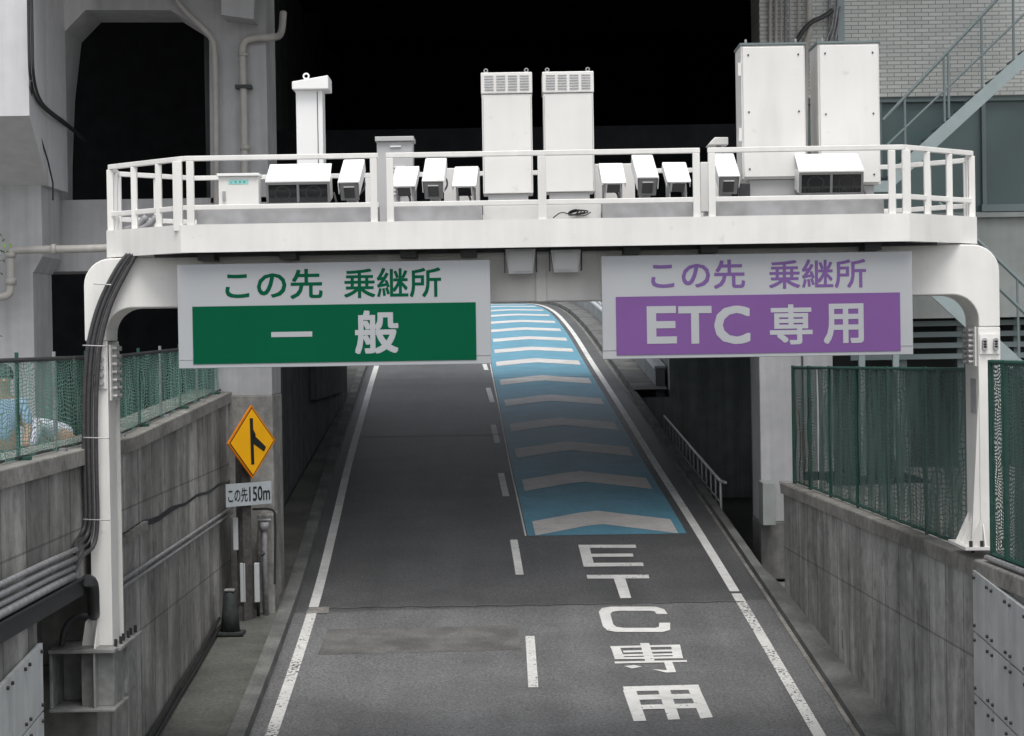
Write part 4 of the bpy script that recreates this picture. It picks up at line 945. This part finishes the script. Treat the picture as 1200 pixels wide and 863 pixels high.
# grey louvred cabinet
x0, x1 = X(442, 200, 21.3), X(484, 200, 21.3); zt2 = Z(463, 166, 21.3)
t = thing('grey_cabinet', ((x0 + x1) / 2, 21.5, E + .996), 'grey cabinet with flat lid and louvres, behind the railing gap left of centre', 'cabinet')
MB().box(x0, x1, 21.3, 21.6, E + .996, zt2).build('body', 'greycab', t, bevel=.006)
MB().box(x0 - .015, x1 + .015, 21.26, 21.64, zt2 + .001, zt2 + .05).build('lid', 'greycab', t, bevel=.006)
MB().box(x0 + .14, x1 - .12, 21.28, 21.298, zt2 - .06, zt2 - .045).build('handle', 'shield', t)
lv = MB()
for j in range(8): lv.box(x0 + .16, x1 - .08, 21.285, 21.299, zt2 - .27 - j * .04, zt2 - .258 - j * .04)
lv.build('louvre', 'shield', t)
# small switch box with cyan sticker
d = 20.2; x0, x1 = X(256, 220, d), X(303, 220, d); zt2, z0 = Z(280, 207, d), Z(280, 243, d)
t = thing('switch_box', ((x0 + x1) / 2, d + .1, E + .996), 'small white switch box with a cyan sticker at the left end of the deck', 'box')
MB().box(x0, x1, d, d + .2, z0, zt2).build('body', 'cab', t, bevel=.006)
MB().box(x0 - .012, x1 + .01, d - .03, d + .22, zt2 + .002, zt2 + .03).build('lid', 'shield', t, bevel=.004)
sk = MB().box(X(268, 213, d), X(291, 213, d), d - .004, d - .001, Z(280, 216, d), Z(280, 211, d)).build('sticker', 'cyan', t)
mb = MB()
for i in range(4): q = X(271 + i * 5, 213, d); mb.box(q - .006 + .0, q + .006 + (.004 if i else 0), d - .006, d - .0045, Z(280, 214.6, d), Z(280, 212.6 if i else 213.4, d))
mb.build('sticker_marks', 'cyantext', sk)
MB().box(X(261, 230, d), X(264.5, 230, d), d - .02, d - .001, Z(262, 236, d), Z(262, 224.5, d)).build('latch', 'steel', t)
MB().box(x0 + .05, x1 - .05, d + .03, d + .17, E + .996, z0 - .002).build('plinth', 'greycab', t)
# flat white boxes behind the sensors
d = 21.1
for (pa, pb, yt, lab) in ((520, 562, 197, 'low white box behind the sensor left of the louvred cabinets'), (697, 744, 192, 'low white box behind the sensor right of the louvred cabinets'), (821, 842, 190, 'narrow white box behind the railing, next to the rightmost camera housing')):
    x0, x1 = X(pa, 210, d), X(pb, 210, d); t = thing('junction_box', ((x0 + x1) / 2, d + .1, E + .996), lab, 'box', 'low junction boxes on the gantry deck')
    MB().box(x0, x1, d, d + .2, E + 1.3, Z((pa + pb) / 2, yt, d)).build('body', 'cab', t, bevel=.008)
    MB().box(x0 + .04, x1 - .04, d + .03, d + .17, E + .996, E + 1.298).build('stand', 'greycab', t)
d = 21.3; x0 = X(832, 165, d)
t = thing('arm_camera', (x0 + .12, d, E + .996), 'small white angled unit on a pole, peeping above the railing left of the broad cabinets', 'camera')
MB().prism([(x0 - .02, Z(832, 170, d)), (x0 + .05, Z(835, 161, d)), (x0 + .19, Z(850, 161, d)), (x0 + .19, Z(850, 170, d))], d, d + .3).build('body', 'cab', t, bevel=.008)
MB().cyl((x0 + .1, d + .1, E + .996), (x0 + .1, d + .1, Z(840, 170, d)), .03, 8).build('pole', 'steel', t)
d = 20.3
t = MB().box(X(866, 218, d), X(879, 218, d), d, d + .12, E + 1.32, Z(872, 215, d)); tag(t.build('black_box', 'dark', bevel=.006), 'small black box at the foot of the broad cabinets', 'box')
# cable coil
q = at(672, 249, 20.05); cm = MB()
for k in range(4): cm.tube([(q.x + (.05 + .012 * k) * math.cos(a / 12 * 6.283) + .02 * k, 20.07 + .012 * k, q.z + .0 + (.028 - .003 * k) * math.sin(a / 12 * 6.283 + .5)) for a in range(13)], .007, 5)
cm.tube([(q.x - .2, 20.08, q.z - .05), (q.x - .12, 20.07, q.z + .01), (q.x - .03, 20.07, q.z - .02), (q.x + .1, 20.07, q.z - .04), (q.x + .17, 20.08, q.z)], .006, 5, smooth=2)
tag(cm.build('cable_coil', 'dark'), 'small coil of black cable below the louvred cabinets', 'cable')
# hoses at the left end of the deck
for i, (pa, pb, lab) in enumerate((((160, 266), (172, 254), 'left one of two short grey hoses behind the left end railing'), ((172, 266), (184, 254), 'right one of two short grey hoses behind the left end railing'))):
    pipe(lab, [at(pa[0] - 14, pa[1] + 4, 20.9), at(*pa, 20.9), at(*pb, 20.9)], .035, 'conduit', 1, 'hose', 'hose', group='short hoses at the left deck end')
# cables down the left post
def cpath(o_):
    pts = [(150 + o_ * .7, 298), (138 + o_, 312), (118 + o_, 350), (107 + o_, 385), (101 + o_, 420), (98 + o_, 480), (99 + o_, 560), (101 + o_, 610), (100 + o_ * 1.0, 628 + o_ * .2)]
    return [at(x, y, 20.32) for x, y in pts]
CL = ['leftmost thick black cable curving down the left gantry post', 'second thick black cable from the left on the left gantry post', 'third thick black cable on the left gantry post', 'rightmost thick black cable on the left gantry post, crossing the bolts']
for i, (o_, r_) in enumerate(((0, .023), (5, .022), (9, .012), (14, .021))):
    y_end = 632 + i * 6
    p = cpath(o_); p[-1] = at(97 + o_, y_end - 8, 20.3); 
    p += [at(88 + o_ * .6, y_end, 20.1), at(60, y_end + 13 + i * 4, 19.3), ]
    p = p[:-1]
    e = p[-1]; p.append(Vector((LWX + .07, 19.7 - .05 * i, E - 1.94 - .08 * i)))
    for yy_ in (18.5, 16.5, 14): p.append(Vector((LWX + .07, yy_, E - 1.93 - .08 * i)))
    m_ = 'cable'
    t_ = MB().tube(p[:-3], r_, 10, smooth=2).build('power_cable', m_, smooth=True); tag(t_, CL[i], 'cable', 'cables down the left gantry post')
    MB().tube([p[-4]] + p[-3:], (.026, .03, .026, .042)[i], 10).build('conduit', 'conduit', t_, smooth=True)
cs = MB()
for (py, a, b) in ((333, 110, 131), (405, 97, 124), (513, 97, 128), (609, 97, 128)): cs.tube([at(a, py, 20.36), at(a + 1, py, 20.27), at(b - 1, py + 1, 20.27), at(b, py + 1, 20.37)], .006, 5)
build_split(cs, 'cable_clip', 'steel', g)
# dark shelf added as the shadow on the left wall under the conduits
tg = MB(); tg.box(LWX + .003, LWX + .10, 12, 19.9, E - 2.40, E - 2.24).box(LWX + .1, LWX + .13, 12, 19.9, E - 2.24, E - 2.22)
tag(tg.build('shadow_shelf', 'dark'), 'dark shelf standing in for the shadow under the conduits at the left edge', 'shelf')
pipe('thick black hose looping from the dark shelf behind the left post', [(LWX + .15, 19.8, E - 2.25), (LWX + .15, 20.1, E - 2.3), (LWX + .13, 20.2, E - 2.6), (LWX + .05, 20.6, E - 2.72), (LWX + .04, 21.3, E - 2.68)], .06, 'dark', 2, 'hose', 'hose')
pipe('thin black hose arching into the wall bracket of the left post', [at(105, 722, 20.3), at(90, 722, 20.3), at(76, 733, 20.3), at(72, 757, 20.3)], .03, 'dark', 2, 'hose', 'hose')
# conduits along the wall
for i, (z_, lab) in enumerate(((E - 2.50, 'upper one of two conduits along the left wall, right of the gantry post'), (E - 2.58, 'lower one of two conduits along the left wall, right of the gantry post'))):
    pipe(lab, [(LWX + .04, 21.1, z_ - .03), (LWX + .04, 25, z_), (LWX + .04, 30.8, z_ + .06)], .022, 'conduit', 1, 'wall_conduit', 'conduit', group='pair of conduits on the left wall')
bz = lambda y: RZ(y) + .16
for i, (dx, h, lab) in enumerate(((.05, .12, 'upper black cable pipe along the foot of the left wall'), (.07, .03, 'lower black cable pipe along the foot of the left wall'))):
    pipe(lab, [(LWX + dx, y, bz(y) + h + .012 * math.sin(y * 2 + i)) for y in [14 + .9 * j for j in range(18)]], .025, 'dark', 1, 'cable_pipe', 'pipe', group='cable pipes at the foot of the left wall')
# ================================================================== WARNING SIGN
Yw = 29.8; q = at(294, 722, Yw); xw = q.x
zg0 = RZ(Yw) + .13
t = thing('warning_sign', (xw, Yw, zg0), 'yellow diamond merging-road sign above a plate reading この先150m', 'road sign')
TP = Matrix.Translation((xw, Yw, 0)) @ Matrix.Rotation(R(46), 4, 'Z')
MB().box(-.08, .08, .05, .2, zg0, Z(294, 520, Yw), TP).prism([(-.2, zg0), (.2, zg0), (.1, zg0 + .22), (-.1, zg0 + .22)], .1, .13, TP).build('post', 'rust', t)
T = Matrix.Translation((xw + .055, Yw, Z(294, 518, Yw))) @ Matrix.Rotation(R(57), 4, 'Z')
hd = .535
def dia(s_, y0, y1): return MB().prism([(-s_, 0), (0, -s_), (s_, 0), (0, s_)], y0, y1, T)
dia(hd, -.01, .012).build('diamond_back', 'orange', t)
dia(hd - .035, -.014, -.0105).build('black_border', 'black', t)
dia(hd - .055, -.018, -.0145).build('yellow_face', 'yellow', t)
ar = MB(); yy0 = -.021
def ap(pts): ar.prism(pts, yy0, -.0185, T)
ap([(-.055, .345), (.015, .345), (.03, -.33), (-.04, -.33)][::-1])
def ap2(pts): 
    ar.prism(pts, yy0 - .001, -.0185, T)
ap2([(.0, .13), (.03, .10), (.30, -.09), (.25, -.155), (.0, -.02)])
ap2([(-.02, .30), (.02, .18), (.075, .10), (.0, .0)])
ar.build('merge_arrow', 'black', t)
T2 = Matrix.Translation((xw - .0, Yw - .02, Z(290, 579, Yw))) @ Matrix.Rotation(R(46), 4, 'Z')
pl = MB().box(-.42, .42, -.012, .0, -.165, .165, T2).build('distance_plate', 'plate', t)
mb = MB(); put_text(mb, 'この先', -.385, -.03, -.11, .10, -.0145, .02, T2); put_text(mb, '150m', -.0, .39, -.11, .105, -.0145, .035, T2); mb.build('lettering', 'black', pl)
for (px, y0_, y1_) in ((277, 607, 645), (284.5, 660, 706), (301, 660, 706)):
    MB().box(X(px - 3, 680, Yw), X(px + 3, 680, Yw), Yw - .02, Yw + .06, Z(px, y1_, Yw), Z(px, y0_, Yw)).build('reflector', 'brace', t, bevel=.01)
# concrete box / hydrant cabinet beside the pier
t = MB().box(X(302, 640, 30.3), X(321, 640, 30.3), 30.3, 30.9, RZ(30.4) + .1, Z(310, 603, 30.3)); tb = t.build('equipment_box', 'pier_raw', bevel=.02); tag(tb, 'narrow grey equipment box behind the warning sign post', 'box')
MB().tube([at(296, 597, 30.2), at(318, 596, 30.2), at(323, 602, 30.2), at(322, 685, 30.2)], .018, 6, smooth=1).build('conduit', 'dark', tb)
t = thing('standpipe', (X(311, 690, 30.15), 30.15, RZ(30.15) + .13), 'pale weathered valve pipe standing against the grey box behind the warning sign post', 'pipe')
sx_ = X(311, 690, 30.15); zz = RZ(30.15) + .13; z1_ = Z(311, 612, 30.15)
MB().tube([(sx_, 30.15, zz), (sx_, 30.15, z1_ - .25), (sx_, 30.15, z1_)], .045, 10).build('riser', 'conduit', t, smooth=True)
MB().tube([(sx_, 30.15, z1_ - .12), (sx_, 30.15, z1_ - .02), (sx_, 30.15, z1_)], [.075, .075, .05], 12).build('valve_cap', 'conduit', t, smooth=True)
MB().cyl((sx_ - .1, 30.15, z1_ + .03), (sx_ + .1, 30.15, z1_ + .03), .02, 8).build('valve_handle', 'conduit', t)
MB().tube([(sx_, 30.12, z1_ - .45), (sx_ - .1, 30.08, z1_ - .5), (sx_ - .1, 30.08, zz)], .025, 8, smooth=1).build('branch_pipe', 'dark', t, smooth=True)
# dark bollard
q = at(270, 737, 29.0); zz = RZ(29) + .13; bx = q.x
t = thing('bollard', (bx, 29.0, zz), 'dark rubber bollard with square foot left of the warning sign post', 'bollard')
MB().tube([(bx, 29, zz + .05), (bx, 29, zz + .3), (bx, 29, zz + .58), (bx, 29, zz + .62)], [.14, .12, .085, .05], 14).build('body', 'cone', t, smooth=True)
MB().box(bx - .2, bx + .2, 28.84, 29.16, zz, zz + .05).build('foot', 'cone', t, bevel=.01)
MB().box(bx - .07, bx + .07, 28.93, 29.07, zz + .62, zz + .65).build('cap', 'conduit', t, bevel=.008)
# ================================================================== PEOPLE behind the left net
def skin_mesh(name, pts, edges, rad, m, parent, lvl=2):
    me = D.meshes.new(name); org = Vector(parent['_o']) if parent is not None else Vector((0, 0, 0))
    me.from_pydata([tuple(p) for p in pts], edges, []); o = D.objects.new(name, me); COL.objects.link(o)
    md = o.modifiers.new('s', 'SKIN'); md.use_smooth_shade = True
    for i, r_ in enumerate(rad): me.skin_vertices[0].data[i].radius = (r_, r_)
    me.skin_vertices[0].data[0].use_root = True
    sb_ = o.modifiers.new('u', 'SUBSURF'); sb_.levels = lvl; sb_.render_levels = lvl
    dg = bpy.context.evaluated_depsgraph_get(); ne = D.meshes.new_from_object(o.evaluated_get(dg)); D.objects.remove(o); D.meshes.remove(me)
    ne.materials.clear(); ne.materials.append(M[m]); o = D.objects.new(name, ne); COL.objects.link(o)
    for p in ne.polygons: p.use_smooth = True
    if parent is not None: o.parent = parent
    return o
def person(x, y, z, rot, bend, shirt, label):
    t = thing('person', (x, y, z), label, 'person'); t.rotation_euler = (0, 0, rot)
    b = R(bend)     # torso leaning forward (towards -y local)
    def up(h, s=0): return (s, -math.sin(b) * h, .92 + math.cos(b) * h)
    hipz = .92
    J = dict(pel=(0, 0, .92), wa=up(.2), ch=up(.42), nk=up(.54), hd=up(.70), ht=up(.80))
    pts = [J['pel'], J['wa'], J['ch'], J['nk'], J['hd'], J['ht']]; ed = [(0, 1), (1, 2), (2, 3), (3, 4), (4, 5)]; rad = [.15, .14, .16, .06, .10, .08]
    for s in (-1, 1):
        sh = up(.46, s * .19); el = (s * .25, sh[1] - .08, sh[2] - .28); hn = (s * .2, el[1] - .2, el[2] - .12 - .1 * (bend > 30))
        n0 = len(pts); pts += [sh, el, hn, (hn[0], hn[1] - .07, hn[2] - .03)]; rad += [.065, .045, .03, .035]; ed += [(2, n0), (n0, n0+1), (n0+1, n0+2), (n0+2, n0+3)]
        n0 = len(pts); pts += [(s * .1, 0, .85), (s * .11, -.03, .48), (s * .11, .02, .08), (s * .11, -.14, .04)]; rad += [.095, .07, .045, .04]; ed += [(0, n0), (n0, n0+1), (n0+1, n0+2), (n0+2, n0+3)]
    class F(dict): pass
    par = {'_o': (0, 0, 0)}
    bo = skin_mesh('body', pts, ed, rad, 'skin', None); bo.parent = t
    p2 = [J['pel'], J['wa'], J['ch'], up(.5)]; e2 = [(0, 1), (1, 2), (2, 3)]; r2 = [.15, .145, .165, .085]
    for s in (-1, 1):
        sh = up(.46, s * .20); el = (s * .255, sh[1] - .07, sh[2] - .25); n0 = len(p2); p2 += [sh, el]; r2 += [.075, .06]; e2 += [(2, n0), (n0, n0 + 1)]
    so = skin_mesh('shirt', p2, e2, r2, shirt, None); so.parent = t
    p3 = [(0, 0, .90)]; e3 = []; r3 = [.17]
    for s in (-1, 1): n0 = len(p3); p3 += [(s * .1, 0, .82), (s * .11, -.03, .48), (s * .11, .02, .1)]; r3 += [.115, .085, .07]; e3 += [(0, n0), (n0, n0+1), (n0+1, n0+2)]
    to = skin_mesh('trousers', p3, e3, r3, 'trouser', None); to.parent = t
    h = J['hd']; hm = MB(); rows = []
    for i in range(7):
        ph = i / 6 * R(105); rows.append([(h[0] + .118 * math.sin(ph) * math.cos(a / 12 * 6.283), h[1] + .03 + .118 * math.sin(ph) * math.sin(a / 12 * 6.283), h[2] + .06 + .125 * math.cos(ph)) for a in range(13)])
    hm.sheet(rows); ho = hm.build('hair', 'hair', None, origin=(0, 0, 0), smooth=True); ho.parent = t
    nm = MB(); nm.tube([(h[0], h[1] - .105, h[2] + .02), (h[0], h[1] - .125, h[2] - .01)], [.008, .016], 6)
    no = nm.build('nose', 'skin', None, origin=(0, 0, 0)); no.parent = bo
    for s in (-1, 1):
        ee = MB().cyl((h[0] + s * .035, h[1] - .098, h[2] + .03), (h[0] + s * .035, h[1] - .108, h[2] + .03), .009, 8).build('eye', 'hair', None, origin=(0, 0, 0)); ee.parent = bo
    return t
person(X(3, 480, 21.5), 21.5, LG, R(20), 6, 'shirt', 'person in a light blue shirt standing behind the net at the left edge')
person(X(86, 500, 23.2), 23.2, LG, R(-70), 68, 'shirtw', 'person in a whitish shirt bending down behind the net beside the gantry post')
# ================================================================== TREES at the left
def tree(x, y, z, h, cr_, n, label, lean=(0, 0), leaf=.06):
    t = thing('tree', (x, y, z), label, 'tree')
    tp = Vector((x + lean[0], y + lean[1], z + h * .75))
    tm = MB(); tm.tube([(x, y, z), (x + lean[0] * .4, y + lean[1] * .4, z + h * .4), tp], [.09, .06, .03], 8)
    cen = []
    for i in range(16):
        a = random.uniform(0, 6.283); r_ = cr_ * random.uniform(.3, 1); e_ = Vector((tp.x + math.cos(a) * r_, tp.y + math.sin(a) * r_, z + h * random.uniform(.45, 1)))
        s0 = Vector((x, y, z)).lerp(tp, random.uniform(.5, 1)); tm.tube([s0, s0.lerp(e_, .5) + Vector((0, 0, .1)), e_], [.025, .015, .006], 5); cen.append(e_)
    tm.build('trunk', 'bark', t)
    lf = MB()
    for i in range(n):
        c = random.choice(cen); p = c + Vector([random.gauss(0, cr_ * .17) for _ in range(3)])
        T_ = Matrix.Translation(p) @ Matrix.Rotation(random.uniform(0, 6.28), 4, 'Z') @ Matrix.Rotation(random.uniform(-1.1, 1.1), 4, 'X')
        s = leaf * random.uniform(.6, 1.3)
        lf.add([(0, 0, 0), (s * .4, s * .5, 0.01), (0, s * 1.3, 0), (-s * .4, s * .5, .01)], [[0, 1, 2, 3]], T_)
    lf.build('crown', 'leaf', t); return t
tree(-6.72, 24.2, LG, 3.8, .75, 1400, 'slender small-leaved tree whose twigs reach in at the left edge', leaf=.055)
tree(-13.2, 56.5, LG, 9, 2.4, 6000, 'green tree seen as a sliver between the left column and the dark wall', leaf=.2)
for o in D.objects:
    if '_o' in o: del o['_o']
